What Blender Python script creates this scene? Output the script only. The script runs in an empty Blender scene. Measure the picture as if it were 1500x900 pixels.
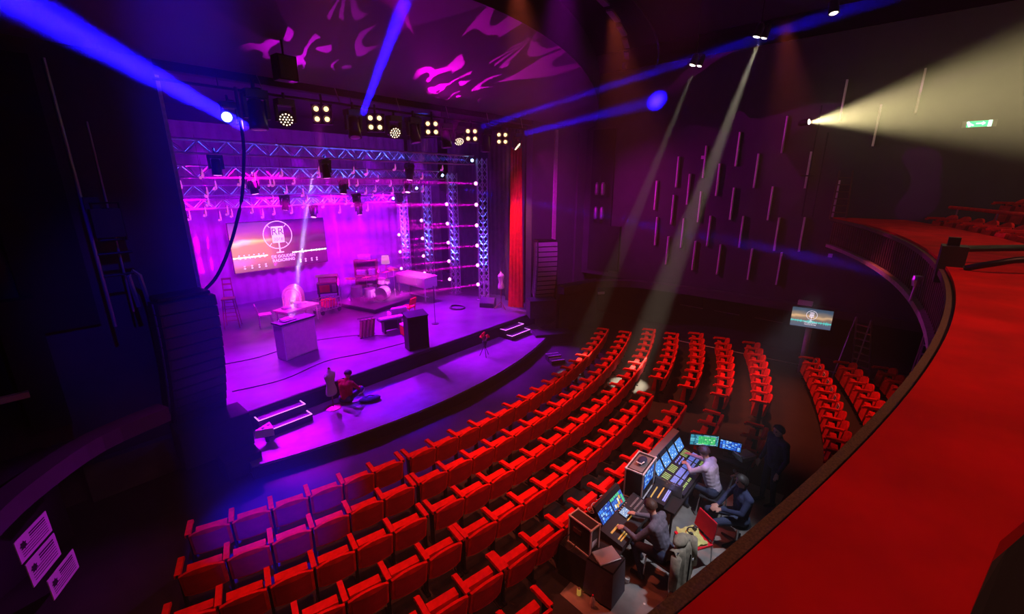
import bpy, bmesh, math, random
from mathutils import Vector, Matrix
random.seed(7)
S = bpy.context.scene
COL = S.collection
PI = math.pi
def R(d): return math.radians(d)

# ------------------------------------------------------------------ camera
cam_d = bpy.data.cameras.new('camera')
cam_d.sensor_width = 36; cam_d.lens = 36 * 640 / 1500; cam_d.clip_start = .05; cam_d.clip_end = 200
cam = bpy.data.objects.new('camera', cam_d); COL.objects.link(cam)
_a, _t = R(41.2), math.atan(183 / 640)
_fh = Vector((math.cos(_a), math.sin(_a), 0)); _rt = Vector((math.sin(_a), -math.cos(_a), 0))
_F = _fh * math.cos(_t) - Vector((0, 0, 1)) * math.sin(_t); _U = _rt.cross(_F)
cam.matrix_world = Matrix(((_rt.x, _U.x, -_F.x, 0), (_rt.y, _U.y, -_F.y, 0), (_rt.z, _U.z, -_F.z, 5.3), (0, 0, 0, 1)))
S.camera = cam
# ------------------------------------------------------------------ view, world haze
S.view_settings.view_transform = 'Standard'; S.view_settings.look = 'None'
S.view_settings.gamma = 1; S.view_settings.use_curve_mapping = False
S.view_settings.exposure = 0.0
S.cycles.max_bounces = 5; S.cycles.diffuse_bounces = 2; S.cycles.glossy_bounces = 2
S.cycles.transmission_bounces = 3; S.cycles.volume_bounces = 0; S.cycles.transparent_max_bounces = 6
S.cycles.caustics_reflective = False; S.cycles.caustics_refractive = False
S.cycles.sample_clamp_indirect = 3.0; S.cycles.adaptive_threshold = .02
W = bpy.data.worlds.new('world'); S.world = W; W.use_nodes = True
wn = W.node_tree.nodes; wl = W.node_tree.links
wn['Background'].inputs['Color'].default_value = (0, 0, 0, 1); wn['Background'].inputs['Strength'].default_value = 0
vs = wn.new('ShaderNodeVolumeScatter')          # theatre haze filling the hall
vs.inputs['Color'].default_value = (1, 1, 1, 1); vs.inputs['Density'].default_value = 0.0042
vs.inputs['Anisotropy'].default_value = 0.0
wl.new(vs.outputs[0], wn['World Output'].inputs['Volume'])

def spot(name, loc, tgt, power, color, deg, blend=.3, radius=.05):
    d = bpy.data.lights.new(name, 'SPOT'); d.energy = power; d.color = color
    d.spot_size = R(deg); d.spot_blend = blend; d.shadow_soft_size = radius
    o = bpy.data.objects.new(name, d); COL.objects.link(o)
    v = Vector(tgt) - Vector(loc); o.location = loc
    o.rotation_euler = v.to_track_quat('-Z', 'Y').to_euler()
    return o
def beam(name, loc, tgt, power, color, size, spread):
    "collimated beam of a moving head: round lens, narrow spread"
    d = bpy.data.lights.new(name, 'AREA'); d.shape = 'DISK'; d.size = size; d.energy = power; d.color = color
    d.spread = R(spread)
    o = bpy.data.objects.new(name, d); COL.objects.link(o)
    v = Vector(tgt) - Vector(loc); o.location = loc
    o.rotation_euler = v.to_track_quat('-Z', 'Y').to_euler()
    return o
BLUE = (.006, .002, 1.0); VIOLET = (.38, .0, 1.0); MAGENTA = (1.0, .0, .75); PURPLE = (.6, .0, 1.0)
WARM = (1.0, .72, .38); WARMW = (1.0, .85, .62)

# --- stage wash: violet and magenta washes flown on the trusses
for x in (4.6, 7.6, 10.6, 13.0):
    spot('wash_violet', (x, 17.6, 6.6), (x - .3, 12.9, 0), 11500, VIOLET, 50, .9, .12)
    spot('wash_magenta', (x - .6, 19.7, 5.6), (x - .6, 15.6, 0), 1500, MAGENTA, 62, .9, .12)
for x, p in ((4.6, 800), (7.4, 1300), (10.2, 2400), (12.8, 2200)):
    spot('wash_backdrop', (x, 19.0, 4.9), (x, 21.6, 2.4), p * 1.3, (.42, 0, 1), 100, 1.0, .15)
    spot('border_fill', (x, 15.2, 6.9), (x, 18.5, 7.6), 220, VIOLET, 150, .9, .15)  # added to brighten the upper stage
for x in (4.4, 8.0, 11.6):
    spot('wash_front', (x, 11.45, 6.7), (x + .3, 13.4, 0), 1300, VIOLET, 75, .9, .12)
for x, p, c, an in ((3.2, 15000, (.55, 0, 1), 13), (5.9, 12000, (.07, 0, 1), 16), (9.2, 9000, VIOLET, 20), (11.8, 8000, VIOLET, 18)):
    spot('wash_apron', (x, 15.6, 6.3), (x + .2, 9.7, -.5), p, c, an, .9, .10)
spot('kit_fill', (9.2, 11.5, 6.7), (10.7, 17.2, .6), 9000, (1, .12, .9), 13, .8, .05)  # added pink spots that brighten drums, table, piano and dress form
spot('table_fill', (5.8, 11.5, 6.7), (7.3, 18.0, .6), 7000, (1, .06, .85), 15, .8, .05)
spot('piano_fill', (10.6, 11.5, 6.7), (12.2, 16.8, .8), 5000, (1, .12, .85), 11, .8, .05)
spot('form_fill', (10.2, 11.4, 6.7), (13.45, 12.4, .9), 1300, (1, .05, .8), 12, .8, .05)
spot('wash_steps_blue', (.6, 2.4, 9.3), (2.25, 7.5, -.4), 95000, BLUE, 15.5, 1.0, .08)
spot('proscenium_blue_fill', (1.0, 4.0, 9.5), (1.6, 11.2, 2.6), 1500, (0, 0, 1), 26, 1.0, .08)  # added weak blue spot, tints the left proscenium wall
spot('patch_blue', (6.8, 10.85, 6.6), (5.55, 10.4, -.5), 5000, (.1, .0, 1), 9, .6, .05)
# --- spots in place of light spilling onto canopy, side walls and the left gallery
PATTERNED = [spot('canopy_pattern', (9.0, 10.7, 6.6), (9.6, 8.2, 8.5), 1500, (1, 0, .85), 125, .5, .015), spot('canopy_pattern', (5.2, 10.6, 6.4), (4.9, 8.4, 8.4), 450, (.85, 0, 1), 110, .5, .015)]
spot('canopy_uplight', (8.0, 10.4, 6.2), (8.6, 7.0, 9.0), 40, PURPLE, 150, .9, .3)
spot('wall_wash', (13.6, 10.9, 6.4), (17.9, 7.0, 3.6), 800, (1, .0, .8), 75, 1.0, .1)
spot('proscenium_fill', (7.0, 5.0, 9.4), (15.7, 11.2, 3.4), 7500, (.8, 0, 1), 26, 1.0, .1)  # added purple spot, brightens the right proscenium wall and array
spot('gallery_fill', (13.0, 10.9, 6.2), (-.6, 8.4, .2), 3800, (.75, 0, 1), 14, .9, .1)  # added purple spot standing in for stage spill on the left boards
# --- blue beams
beam('beam_blue', (3.8, 11.0, 6.46), (.5, 6.3, 6.85), 3510, BLUE, .22, 2.2)
beam('beam_blue', (6.6, 10.85, 7.0), (5.02, 6.6, 8.25), 1080, BLUE, .16, 2.0)
beam('beam_blue', (10.9, 10.85, 7.04), (15.4, 6.2, 9.0), 140, BLUE, .16, 2.0)
beam('beam_blue', (13.1, 10.85, 7.0), (17.85, 8.12, 8.37), 170, BLUE, .2, 6)
beam('beam_blue', (12.9, 13.9, 5.0), (17.4, 1.05, 2.8), 85, BLUE, .16, 1.6)
beam('beam_white', (7.64, 16.2, 5.6), (7.1, 16.2, 3.7), 351, (.6, .5, 1), .08, 2.5)
# --- house spots over the stalls
spot('house_spot', (12.8, 4.8, 8.25), (11.2, 7.2, -.6), 45900, WARMW, 5.5, .6, .05)
spot('house_spot', (12.3, 3.2, 8.5), (11.8, 5.5, -.8), 108000, WARMW, 7.5, .6, .05)
spot('house_spot', (11.6, 1.73, 8.5), (10.6, .3, -.4), 81000, WARMW, 6.5, .6, .05)
spot('boom_spot', (17.2, 2.7, 7.1), (15.0, -6.0, 7.6), 83700, (1, .82, .38), 42, 1.0, .05)
RED = (1, .13, .06)
for x, y, tx, ty, p, an in ((3.6, 6.6, 3.4, 4.6, 1900, 48), (7.4, 6.4, 7.2, 4.7, 4600, 40), (10.4, 6.0, 12.8, 4.6, 3600, 46), (1.8, 6.6, 1.4, 6.2, 500, 40), (6.8, 2.6, 6.6, 5.2, 800, 50), (2.6, 2.0, 2.6, 4.6, 500, 50)):
    spot('house_downlight', (x, y, 9.2), (tx, ty, -.8), p, RED, an, .9, .12)
spot('house_downlight', (13.4, 3.0, 9.2), (13.2, .9, -.8), 3400, RED, 36, .9, .12)
spot('mixing_position_light', (6.6, .6, 4.0), (6.5, 2.0, -.5), 640, (.74, .8, 1.0), 46, .8, .1)
spot('parapet_fill', (2.5, -3.0, 9.0), (2.4, -.6, 4.2), 520, (1, .3, .2), 80, 1.0, .3)  # unseen spots added to brighten the parapet and balcony top
spot('parapet_fill', (6.5, -3.2, 8.8), (6.5, -.7, 4.2), 620, (1, .3, .2), 80, 1.0, .3)
spot('balcony_fill', (12.5, -3.5, 8.6), (12.5, -.8, 4.2), 320, (1, .3, .2), 80, 1.0, .3)
for o in PATTERNED:                 # patches of moving-head light and truss shadow, patterned into the lamp strength
    d = o.data; d.use_nodes = True; n, l = d.node_tree.nodes, d.node_tree.links
    def mt(op, a_, b_=None):
        m = n.new('ShaderNodeMath'); m.operation = op
        for q, i in ((a_, 0), (b_, 1)):
            if q is None: continue
            if isinstance(q, (int, float)): m.inputs[i].default_value = q
            else: l.new(q, m.inputs[i])
        return m.outputs[0]
    tc = n.new('ShaderNodeTexCoord'); sx = n.new('ShaderNodeSeparateXYZ'); l.new(tc.outputs['Normal'], sx.inputs[0])
    nz = n.new('ShaderNodeTexNoise'); nz.inputs['Scale'].default_value = 3.2; nz.inputs['Detail'].default_value = 1; l.new(tc.outputs['Normal'], nz.inputs['Vector'])
    ang = mt('ARCTAN2', sx.outputs['Y'], sx.outputs['X'])
    f = mt('SINE', mt('ADD', mt('MULTIPLY', ang, 10), mt('MULTIPLY', nz.outputs['Fac'], 14)))
    on = mt('MULTIPLY', mt('GREATER_THAN', f, .35), mt('GREATER_THAN', nz.outputs['Fac'], .47))
    em = n['Emission']; l.new(mt('ADD', mt('MULTIPLY', on, 1.0), .04), em.inputs['Strength'])

# ------------------------------------------------------------------ materials
MATS = {}
def mat(name, color=(.5, .5, .5), rough=.6, metal=0, noise=0, nscale=20, bump=0, emit=None, estr=0, spec=.5, coat=0, trans=0, detail=4):
    if name in MATS: return MATS[name]
    m = bpy.data.materials.new(name); m.use_nodes = True; MATS[name] = m
    n, l = m.node_tree.nodes, m.node_tree.links
    b = n['Principled BSDF']
    b.inputs['Base Color'].default_value = (*color, 1); b.inputs['Roughness'].default_value = rough
    b.inputs['Metallic'].default_value = metal; b.inputs['Specular IOR Level'].default_value = spec
    if coat: b.inputs['Coat Weight'].default_value = coat
    if trans: b.inputs['Transmission Weight'].default_value = trans
    if emit: b.inputs['Emission Color'].default_value = (*emit, 1); b.inputs['Emission Strength'].default_value = estr
    if noise or bump:
        tc = n.new('ShaderNodeTexCoord'); nz = n.new('ShaderNodeTexNoise')
        nz.inputs['Scale'].default_value = nscale; nz.inputs['Detail'].default_value = detail
        l.new(tc.outputs['Object'], nz.inputs['Vector'])
        if noise:
            r = n.new('ShaderNodeValToRGB'); l.new(nz.outputs['Fac'], r.inputs['Fac'])
            r.color_ramp.elements[0].position = .25; r.color_ramp.elements[1].position = .75
            r.color_ramp.elements[0].color = (*[c * (1 - noise) for c in color], 1)
            r.color_ramp.elements[1].color = (*[min(1, c * (1 + noise)) for c in color], 1)
            l.new(r.outputs['Color'], b.inputs['Base Color'])
        if bump:
            bp = n.new('ShaderNodeBump'); bp.inputs['Strength'].default_value = bump; bp.inputs['Distance'].default_value = .01
            l.new(nz.outputs['Fac'], bp.inputs['Height']); l.new(bp.outputs['Normal'], b.inputs['Normal'])
    return m
mat('red_fabric', (.66, .006, .006), .85, noise=.25, nscale=9, bump=.25, spec=.2)
mat('red_panel', (.42, .005, .03), .8, noise=.2, nscale=6, spec=.2)
mat('red_carpet', (.52, .004, .004), .9, noise=.3, nscale=2.2, bump=.4, spec=.15, detail=8)
mat('red_drape', (.8, .01, .03), .8, noise=.15, nscale=5, spec=.2)
mat('black_metal', (.018, .018, .02), .45, .6)
mat('black_matte', (.012, .012, .013), .9, noise=.2, nscale=10)
mat('black_wood', (.022, .02, .02), .55, noise=.3, nscale=3)
mat('black_plastic', (.025, .025, .03), .4)
mat('grille', (.05, .05, .055), .5, .5, noise=.5, nscale=90)
mat('grille_lit', (.30, .29, .31), .5, .2, noise=.3, nscale=90)  # right array's grille: the stage light on it put into a lighter grey
mat('steel', (.55, .55, .57), .3, 1)
mat('aluminium', (.75, .76, .8), .28, 1)
mat('dull_metal', (.35, .35, .36), .5, .7)
mat('stage_floor', (.10, .10, .11), .38, noise=.35, nscale=1.6, bump=.05, detail=7)
mat('apron_floor', (.16, .16, .17), .42, noise=.3, nscale=2.0, detail=7)
mat('stalls_floor', (.016, .014, .012), .75, noise=.35, nscale=3)
mat('wood_floor', (.26, .23, .2), .55, noise=.3, nscale=4)
mat('wall_dark', (.055, .045, .055), .8, noise=.15, nscale=2)
mat('wall_black', (.014, .012, .014), .85, noise=.2, nscale=2)
mat('canopy', (.10, .09, .10), .7, noise=.08, nscale=1.5)
mat('drape_dark', (.10, .09, .11), .9, noise=.2, nscale=4)
mat('backdrop', (.28, .26, .31), .85, noise=.15, nscale=2.5)
mat('trim_pale', (.45, .38, .36), .6, noise=.2, nscale=12)
mat('fin_pale', (.8, .72, .8), .5)
mat('trim_brown', (.10, .065, .035), .7, noise=.6, nscale=120)
mat('fluted_wood', (.10, .035, .025), .6, noise=.3, nscale=5)
mat('white_paint', (.8, .8, .8), .45)
mat('cream', (.75, .68, .58), .5, noise=.1, nscale=8)
mat('brown_wood', (.22, .10, .05), .5, noise=.35, nscale=6)
mat('brass', (.8, .6, .25), .3, 1)
mat('glass_bulb', (.9, .85, .85), .08, 0, spec=.8, coat=.5)
mat('bulb_sheen', (.9, .5, .8), .1, emit=(1, .12, .8), estr=.55)  # pink stage light on the glass put in as emission
mat('truss_metal', (.72, .73, .78), .42, .35)
mat('paper', (.8, .8, .8), .8)
mat('ink', (.02, .02, .02), .8)
mat('skin', (.55, .30, .22), .55)
mat('hair_brown', (.06, .03, .018), .6, noise=.4, nscale=40, bump=.5)
mat('hair_dark', (.02, .014, .012), .6, noise=.4, nscale=40)
mat('hoodie', (.12, .115, .15), .9, noise=.25, nscale=30, bump=.3)
mat('jeans', (.035, .045, .09), .9, noise=.25, nscale=40)
mat('pale_shirt', (.55, .45, .55), .85, noise=.1, nscale=20)
mat('navy_cloth', (.025, .03, .08), .9, noise=.2, nscale=25)
mat('khaki', (.30, .25, .17), .9, noise=.3, nscale=18, bump=.5)
mat('lime_cloth', (.6, .62, .2), .85, noise=.15, nscale=14)
mat('mannequin', (.75, .6, .68), .7, noise=.05, nscale=10)
mat('silver', (.6, .6, .62), .35, .6)
mat('cable', (.01, .01, .01), .5)
mat('grey_cable', (.45, .45, .48), .5)
mat('fader_yellow', (.55, .38, .10), .5, emit=(1, .6, .1), estr=.25)
mat('fader_green', (.3, .5, .15), .5, emit=(.55, .8, .25), estr=.35)
mat('fader_white', (.3, .35, .6), .5, emit=(.18, .28, 1), estr=.55)
mat('case_edge', (.75, .75, .78), .4, .2)
mat('lamp_warm', (1, .9, .7), .4, emit=(1.0, .62, .22), estr=3.4)
mat('led_warm', (1, .9, .7), .4, emit=(1.0, .78, .5), estr=4)
mat('lamp_pink', (1, .7, 1), .4, emit=(1, .22, .9), estr=5)
mat('lamp_blue', (.6, .8, 1), .4, emit=(.3, .55, 1), estr=8)
mat('lamp_house', (1, 1, .9), .4, emit=(1, .9, .65), estr=14)
mat('step_glow', (1, .7, 1), .4, emit=(1, .45, .9), estr=.7)
mat('exit_green', (.1, .8, .4), .5, emit=(.02, .8, .32), estr=1.2)
mat('exit_white', (.9, 1, .95), .5, emit=(.8, 1, .9), estr=1.6)
mat('lamp_shade', (.85, .7, .7), .8, emit=(1, .35, .75), estr=.5)
mat('screen_blue', (.02, .05, .2), .3)
mat('logo_white', (1, 1, 1), .5, emit=(1, .85, 1), estr=.9)

def emission_mat(name, build, strength=1.0):
    m = bpy.data.materials.new(name); m.use_nodes = True; MATS[name] = m
    n, l = m.node_tree.nodes, m.node_tree.links
    b = n['Principled BSDF']; b.inputs['Base Color'].default_value = (.02, .02, .02, 1); b.inputs['Roughness'].default_value = .6; b.inputs['Specular IOR Level'].default_value = .05
    tc = n.new('ShaderNodeTexCoord'); sp = n.new('ShaderNodeSeparateXYZ'); l.new(tc.outputs['UV'], sp.inputs[0])
    out = build(n, l, tc, sp)
    l.new(out, b.inputs['Emission Color']); b.inputs['Emission Strength'].default_value = strength
    return m
def ramp(n, l, src, stops, interp='LINEAR'):
    r = n.new('ShaderNodeValToRGB'); r.color_ramp.interpolation = interp
    while len(r.color_ramp.elements) < len(stops): r.color_ramp.elements.new(.5)
    for e, (p, c) in zip(r.color_ramp.elements, stops): e.position = p; e.color = (*c, 1)
    l.new(src, r.inputs['Fac']); return r.outputs['Color']
def mixc(n, l, a, b, fac=None, mode='MIX', f=1.0):
    m = n.new('ShaderNodeMix'); m.data_type = 'RGBA'; m.blend_type = mode
    if fac is not None: l.new(fac, m.inputs[0])
    else: m.inputs[0].default_value = f
    for s, i in ((a, 6), (b, 7)):
        if isinstance(s, tuple): m.inputs[i].default_value = (*s, 1)
        else: l.new(s, m.inputs[i])
    return m.outputs[2]
def math_(n, l, op, a, b=None):
    m = n.new('ShaderNodeMath'); m.operation = op
    for s, i in ((a, 0), (b, 1)):
        if s is None: continue
        if isinstance(s, (int, float)): m.inputs[i].default_value = s
        else: l.new(s, m.inputs[i])
    return m.outputs[0]
def pic_landscape(wave):
    "dusk horizon with a glow line and a waveform, as on the show's backdrop picture"
    def f(n, l, tc, sp):
        w = n.new('ShaderNodeTexNoise'); w.inputs['Scale'].default_value = 3.0
        l.new(tc.outputs['UV'], w.inputs['Vector'])
        y = math_(n, l, 'ADD', sp.outputs['Y'], math_(n, l, 'MULTIPLY', math_(n, l, 'SUBTRACT', w.outputs['Fac'], .5), .25))
        base = ramp(n, l, y, [(0, (.30, .10, .05)), (.30, (.75, .22, .06)), (.52, (.80, .25, .08)), (.60, (1, .62, .18)), (.66, (.62, .14, .10)), (.8, (.30, .05, .30)), (1, (.12, .02, .30))]) if wave == 'stage' else \
               ramp(n, l, y, [(0, (.10, .13, .20)), (.25, (.16, .17, .2)), (.45, (.35, .22, .14)), (.57, (.9, .55, .28)), (.65, (.40, .28, .18)), (.85, (.08, .13, .18)), (1, (.05, .09, .14))])
        if wave == 'stage':
            side = ramp(n, l, sp.outputs['X'], [(0, (1, 1, 1)), (.35, (.8, .8, .8)), (.5, (.35, .2, .55)), (.66, (.12, .05, .4)), (1, (.08, .02, .35))])  # purple haze over the right half, put into the picture's colour
        else:
            side = ramp(n, l, sp.outputs['X'], [(0, (1, 1, 1)), (1, (.8, .85, 1))])
        c = mixc(n, l, base, side, None, 'MULTIPLY', 1.0)
        # waveform line
        nz = n.new('ShaderNodeTexNoise'); nz.inputs['Scale'].default_value = 30; nz.noise_dimensions = '1D'
        l.new(sp.outputs['X'], nz.inputs['W'])
        amp = math_(n, l, 'MULTIPLY', math_(n, l, 'ABSOLUTE', math_(n, l, 'SUBTRACT', nz.outputs['Fac'], .5)), .35 if wave != 'stage' else .05)
        d = math_(n, l, 'ABSOLUTE', math_(n, l, 'SUBTRACT', sp.outputs['Y'], .30))
        on = math_(n, l, 'LESS_THAN', d, math_(n, l, 'ADD', amp, .012))
        if wave == 'stage': on = math_(n, l, 'MULTIPLY', on, math_(n, l, 'GREATER_THAN', math_(n, l, 'ABSOLUTE', math_(n, l, 'SUBTRACT', sp.outputs['X'], .47)), .13))
        return mixc(n, l, c, (.95, 1, .9) if wave == 'stage' else (.12, .75, .7), on)
    return f
emission_mat('picture_stage', pic_landscape('stage'), 1.5)
emission_mat('picture_tv', pic_landscape('tv'), .9)
def pic_ui(cols, bg, sx, sy, seed):
    def f(n, l, tc, sp):
        v = n.new('ShaderNodeTexVoronoi'); v.distance = 'CHEBYCHEV'; v.inputs['Scale'].default_value = 1; v.inputs['Randomness'].default_value = .35
        mp = n.new('ShaderNodeMapping'); mp.inputs['Scale'].default_value = (sx, sy, 1); mp.inputs['Location'].default_value = (seed, seed * 1.7, 0)
        l.new(tc.outputs['UV'], mp.inputs[0]); l.new(mp.outputs[0], v.inputs['Vector'])
        s2 = n.new('ShaderNodeSeparateColor'); l.new(v.outputs['Color'], s2.inputs[0])
        c = ramp(n, l, s2.outputs[0], cols, 'CONSTANT')
        edge = math_(n, l, 'LESS_THAN', v.outputs['Distance'], .40)
        return mixc(n, l, bg, c, edge)
    return f
emission_mat('ui_blue', pic_ui([(0, (.02, .10, .55)), (.4, (.05, .25, .9)), (.75, (.3, .6, 1))], (.01, .03, .25), 7, 6, 1), 1.1)
emission_mat('ui_cyan', pic_ui([(0, (.10, .35, .9)), (.5, (.2, .55, 1)), (.85, (.6, .85, 1))], (.04, .15, .6), 5, 8, 3), 1.1)
emission_mat('ui_colour', pic_ui([(0, (.05, .2, .8)), (.3, (.9, .5, .1)), (.5, (.8, .9, .9)), (.65, (.8, .08, .05)), (.8, (.1, .7, .3))], (.02, .08, .35), 6, 4, 5), 1.0)
emission_mat('ui_green', pic_ui([(0, (.05, .55, .15)), (.5, (.1, .75, .2)), (.85, (.5, .9, .5))], (.03, .25, .12), 8, 7, 7), 1.1)
emission_mat('ui_teal', pic_ui([(0, (.05, .35, .5)), (.5, (.15, .6, .75)), (.85, (.7, .9, .95))], (.02, .12, .2), 4, 9, 9), .9)
emission_mat('ui_pale', pic_ui([(0, (.35, .5, .8)), (.5, (.5, .65, .9)), (.85, (.8, .9, 1))], (.2, .3, .6), 5, 5, 2), .9)

# ------------------------------------------------------------------ mesh helpers
class MB:
    def __init__(self): self.v = []; self.f = []; self.uv = {}
    def add(self, vs, fs):
        o = len(self.v); self.v += [tuple(p) for p in vs]; self.f += [tuple(i + o for i in q) for q in fs]; return self
    def box(self, c, s, rz=0, rx=0, ry=0, top=1.0):
        m = Matrix.Translation(c) @ Matrix.Rotation(rz, 4, 'Z') @ Matrix.Rotation(ry, 4, 'Y') @ Matrix.Rotation(rx, 4, 'X')
        x, y, z = s[0] / 2, s[1] / 2, s[2] / 2
        P = [(-x, -y, -z), (x, -y, -z), (x, y, -z), (-x, y, -z), (-x * top, -y * top, z), (x * top, -y * top, z), (x * top, y * top, z), (-x * top, y * top, z)]
        return self.add([m @ Vector(p) for p in P], [(3, 2, 1, 0), (4, 5, 6, 7), (0, 1, 5, 4), (1, 2, 6, 5), (2, 3, 7, 6), (3, 0, 4, 7)])
    def cyl(self, a, b, r0, r1=None, n=10, cap=True):
        a, b = Vector(a), Vector(b); r1 = r0 if r1 is None else r1
        d = (b - a).normalized(); q = d.to_track_quat('Z', 'Y').to_matrix()
        P = [a + q @ Vector((math.cos(2 * PI * i / n) * r0, math.sin(2 * PI * i / n) * r0, 0)) for i in range(n)]
        P += [b + q @ Vector((math.cos(2 * PI * i / n) * r1, math.sin(2 * PI * i / n) * r1, 0)) for i in range(n)]
        Fc = [(i, (i + 1) % n, n + (i + 1) % n, n + i) for i in range(n)]
        if cap: Fc += [tuple(range(n - 1, -1, -1)), tuple(range(n, 2 * n))]
        return self.add(P, Fc)
    def tube(self, pts, r, n=6):
        pts = [Vector(p) for p in pts]; rings = []
        for i, p in enumerate(pts):
            d = (pts[min(i + 1, len(pts) - 1)] - pts[max(i - 1, 0)]).normalized()
            up = Vector((0, 0, 1)) if abs(d.z) < .95 else Vector((1, 0, 0))
            a = d.cross(up).normalized(); b = a.cross(d)
            rings.append([p + (a * math.cos(2 * PI * k / n) + b * math.sin(2 * PI * k / n)) * r for k in range(n)])
        P = [q for rg in rings for q in rg]
        Fc = [(i * n + k, i * n + (k + 1) % n, (i + 1) * n + (k + 1) % n, (i + 1) * n + k) for i in range(len(pts) - 1) for k in range(n)]
        Fc += [tuple(range(n)), tuple(range(len(P) - n, len(P)))[::-1]]
        return self.add(P, Fc)
    def lathe(self, prof, n=16, c=(0, 0, 0), sx=1, sy=1):
        P = []; c = Vector(c)
        for r, z in prof: P += [c + Vector((math.cos(2 * PI * k / n) * r * sx, math.sin(2 * PI * k / n) * r * sy, z)) for k in range(n)]
        m = len(prof)
        Fc = [(i * n + k, i * n + (k + 1) % n, (i + 1) * n + (k + 1) % n, (i + 1) * n + k) for i in range(m - 1) for k in range(n)]
        Fc += [tuple(range(n - 1, -1, -1)), tuple(range((m - 1) * n, m * n))]
        return self.add(P, Fc)
    def sphere(self, c, r, n=12, m=8, s=(1, 1, 1)):
        prof = [(max(1e-4, math.sin(PI * i / m)) * r, -math.cos(PI * i / m) * r) for i in range(m + 1)]
        o = len(self.v); self.lathe(prof, n)
        for i in range(o, len(self.v)):
            p = self.v[i]; self.v[i] = (c[0] + p[0] * s[0], c[1] + p[1] * s[1], c[2] + p[2] * s[2])
        return self
    def prism(self, poly, z0, z1):
        n = len(poly)
        return self.add([(x, y, z0) for x, y in poly] + [(x, y, z1) for x, y in poly],
                        [tuple(range(n - 1, -1, -1)), tuple(range(n, 2 * n))] + [(i, (i + 1) % n, n + (i + 1) % n, n + i) for i in range(n)])
    def sheet(self, rows):
        "grid of points"
        o = len(self.v); w = len(rows[0])
        self.v += [tuple(p) for r in rows for p in r]
        self.f += [(o + i * w + j, o + i * w + j + 1, o + (i + 1) * w + j + 1, o + (i + 1) * w + j) for i in range(len(rows) - 1) for j in range(w - 1)]
        return self
    def build(self, name, m=None, parent=None, loc=None, rot=None, smooth=False, uvquad=None):
        me = bpy.data.meshes.new(name); me.from_pydata([tuple(p) for p in self.v], [], self.f); me.update()
        if smooth:
            me.polygons.foreach_set('use_smooth', [True] * len(me.polygons))
        if uvquad is not None:
            uvl = me.uv_layers.new(name='UVMap')
            for li, uv in zip(me.polygons[uvquad].loop_indices, ((0, 0), (1, 0), (1, 1), (0, 1))): uvl.data[li].uv = uv
        if m: me.materials.append(MATS[m])
        return obj(name, me, parent, loc, rot)
def obj(name, me, parent=None, loc=None, rot=None):
    o = bpy.data.objects.new(name, me); COL.objects.link(o)
    if parent: o.parent = parent
    if loc is not None: o.location = loc
    if rot is not None: o.rotation_euler = rot
    return o
def tag(o, label=None, cat=None, group=None, kind=None):
    if label: o['label'] = label
    if cat: o['category'] = cat
    if group: o['group'] = group
    if kind: o['kind'] = kind
    return o
def thing(name, label, cat, loc=(0, 0, 0), rz=0, group=None, rx=0):
    o = bpy.data.objects.new(name, None); COL.objects.link(o); o.empty_display_size = .1
    o.location = loc; o.rotation_euler = (rx, 0, rz)
    return tag(o, label, cat, group)
def struct(o): o['kind'] = 'structure'; return o
def bevel(o, w=.01, seg=2):
    b = o.modifiers.new('bevel', 'BEVEL'); b.width = w; b.segments = seg; b.limit_method = 'ANGLE'; return o
def screen_quad(name, m, parent, bl, br, tr, tl):
    b = MB(); b.add([bl, br, tr, tl], [(0, 1, 2, 3)])
    return b.build(name, m, parent, uvquad=0)
def copy_tree(o, parent=None):
    c = o.copy(); COL.objects.link(c); c.parent = parent
    for ch in list(o.children): copy_tree(ch, c)
    return c
def text_mesh(name, s, size, m, parent, mw, align='CENTER', extrude=.004):
    cu = bpy.data.curves.new(name, 'FONT'); cu.body = s; cu.size = size; cu.align_x = align; cu.align_y = 'CENTER'; cu.extrude = extrude
    tmp = bpy.data.objects.new(name, cu); COL.objects.link(tmp)
    dg = bpy.context.evaluated_depsgraph_get(); dg.update()
    me = bpy.data.meshes.new_from_object(tmp.evaluated_get(dg)); bpy.data.objects.remove(tmp)
    me.name = name; me.materials.clear(); me.materials.append(MATS[m])
    o = obj(name, me, parent); o.matrix_local = mw
    return o
NUM = ['', 'first', 'second', 'third', 'fourth', 'fifth', 'sixth', 'seventh', 'eighth', 'ninth', 'tenth', 'eleventh', 'twelfth', 'thirteenth', 'fourteenth', 'fifteenth', 'sixteenth', 'seventeenth', 'eighteenth', 'nineteenth', 'twentieth', 'twenty-first']
CX, CY = 7.43, 24.6             # common centre of the curved rows, apron and balcony
def pol(r, s):                  # arc length s along radius r
    a = s / r; return CX + r * math.sin(a), CY - r * math.cos(a), a
FL = -.8                        # stalls floor
# ================================================================== THE SETTING
def sector(b, r0, r1, s0, s1, z0, z1, n=40, zf=None):
    "annular sector between radii (r1 may be a function of x) as a closed solid"
    A = [s0 + (s1 - s0) * i / n for i in range(n + 1)]
    inn, out = [], []
    for s in A:
        x, y, a = pol(25, s)
        rr0 = r0(s) if callable(r0) else r0; rr1 = r1(s) if callable(r1) else r1
        inn.append((CX + rr0 * math.sin(a), CY - rr0 * math.cos(a))); out.append((CX + rr1 * math.sin(a), CY - rr1 * math.cos(a)))
    V = []
    for (p, q) in zip(inn, out): V += [(*p, z0), (*q, z0), (*q, z1), (*p, z1)]
    Fc = []
    for i in range(n):
        k = 4 * i
        for j in range(4): Fc.append((k + j, k + (j + 1) % 4, k + 4 + (j + 1) % 4, k + 4 + j))
    Fc += [(3, 2, 1, 0), (4 * n, 4 * n + 1, 4 * n + 2, 4 * n + 3)]
    b.add(V, Fc); return b
struct(MB().box((7.5, 2, FL - .1), (24, 24, .2)).build('floor', 'stalls_floor'))
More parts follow.
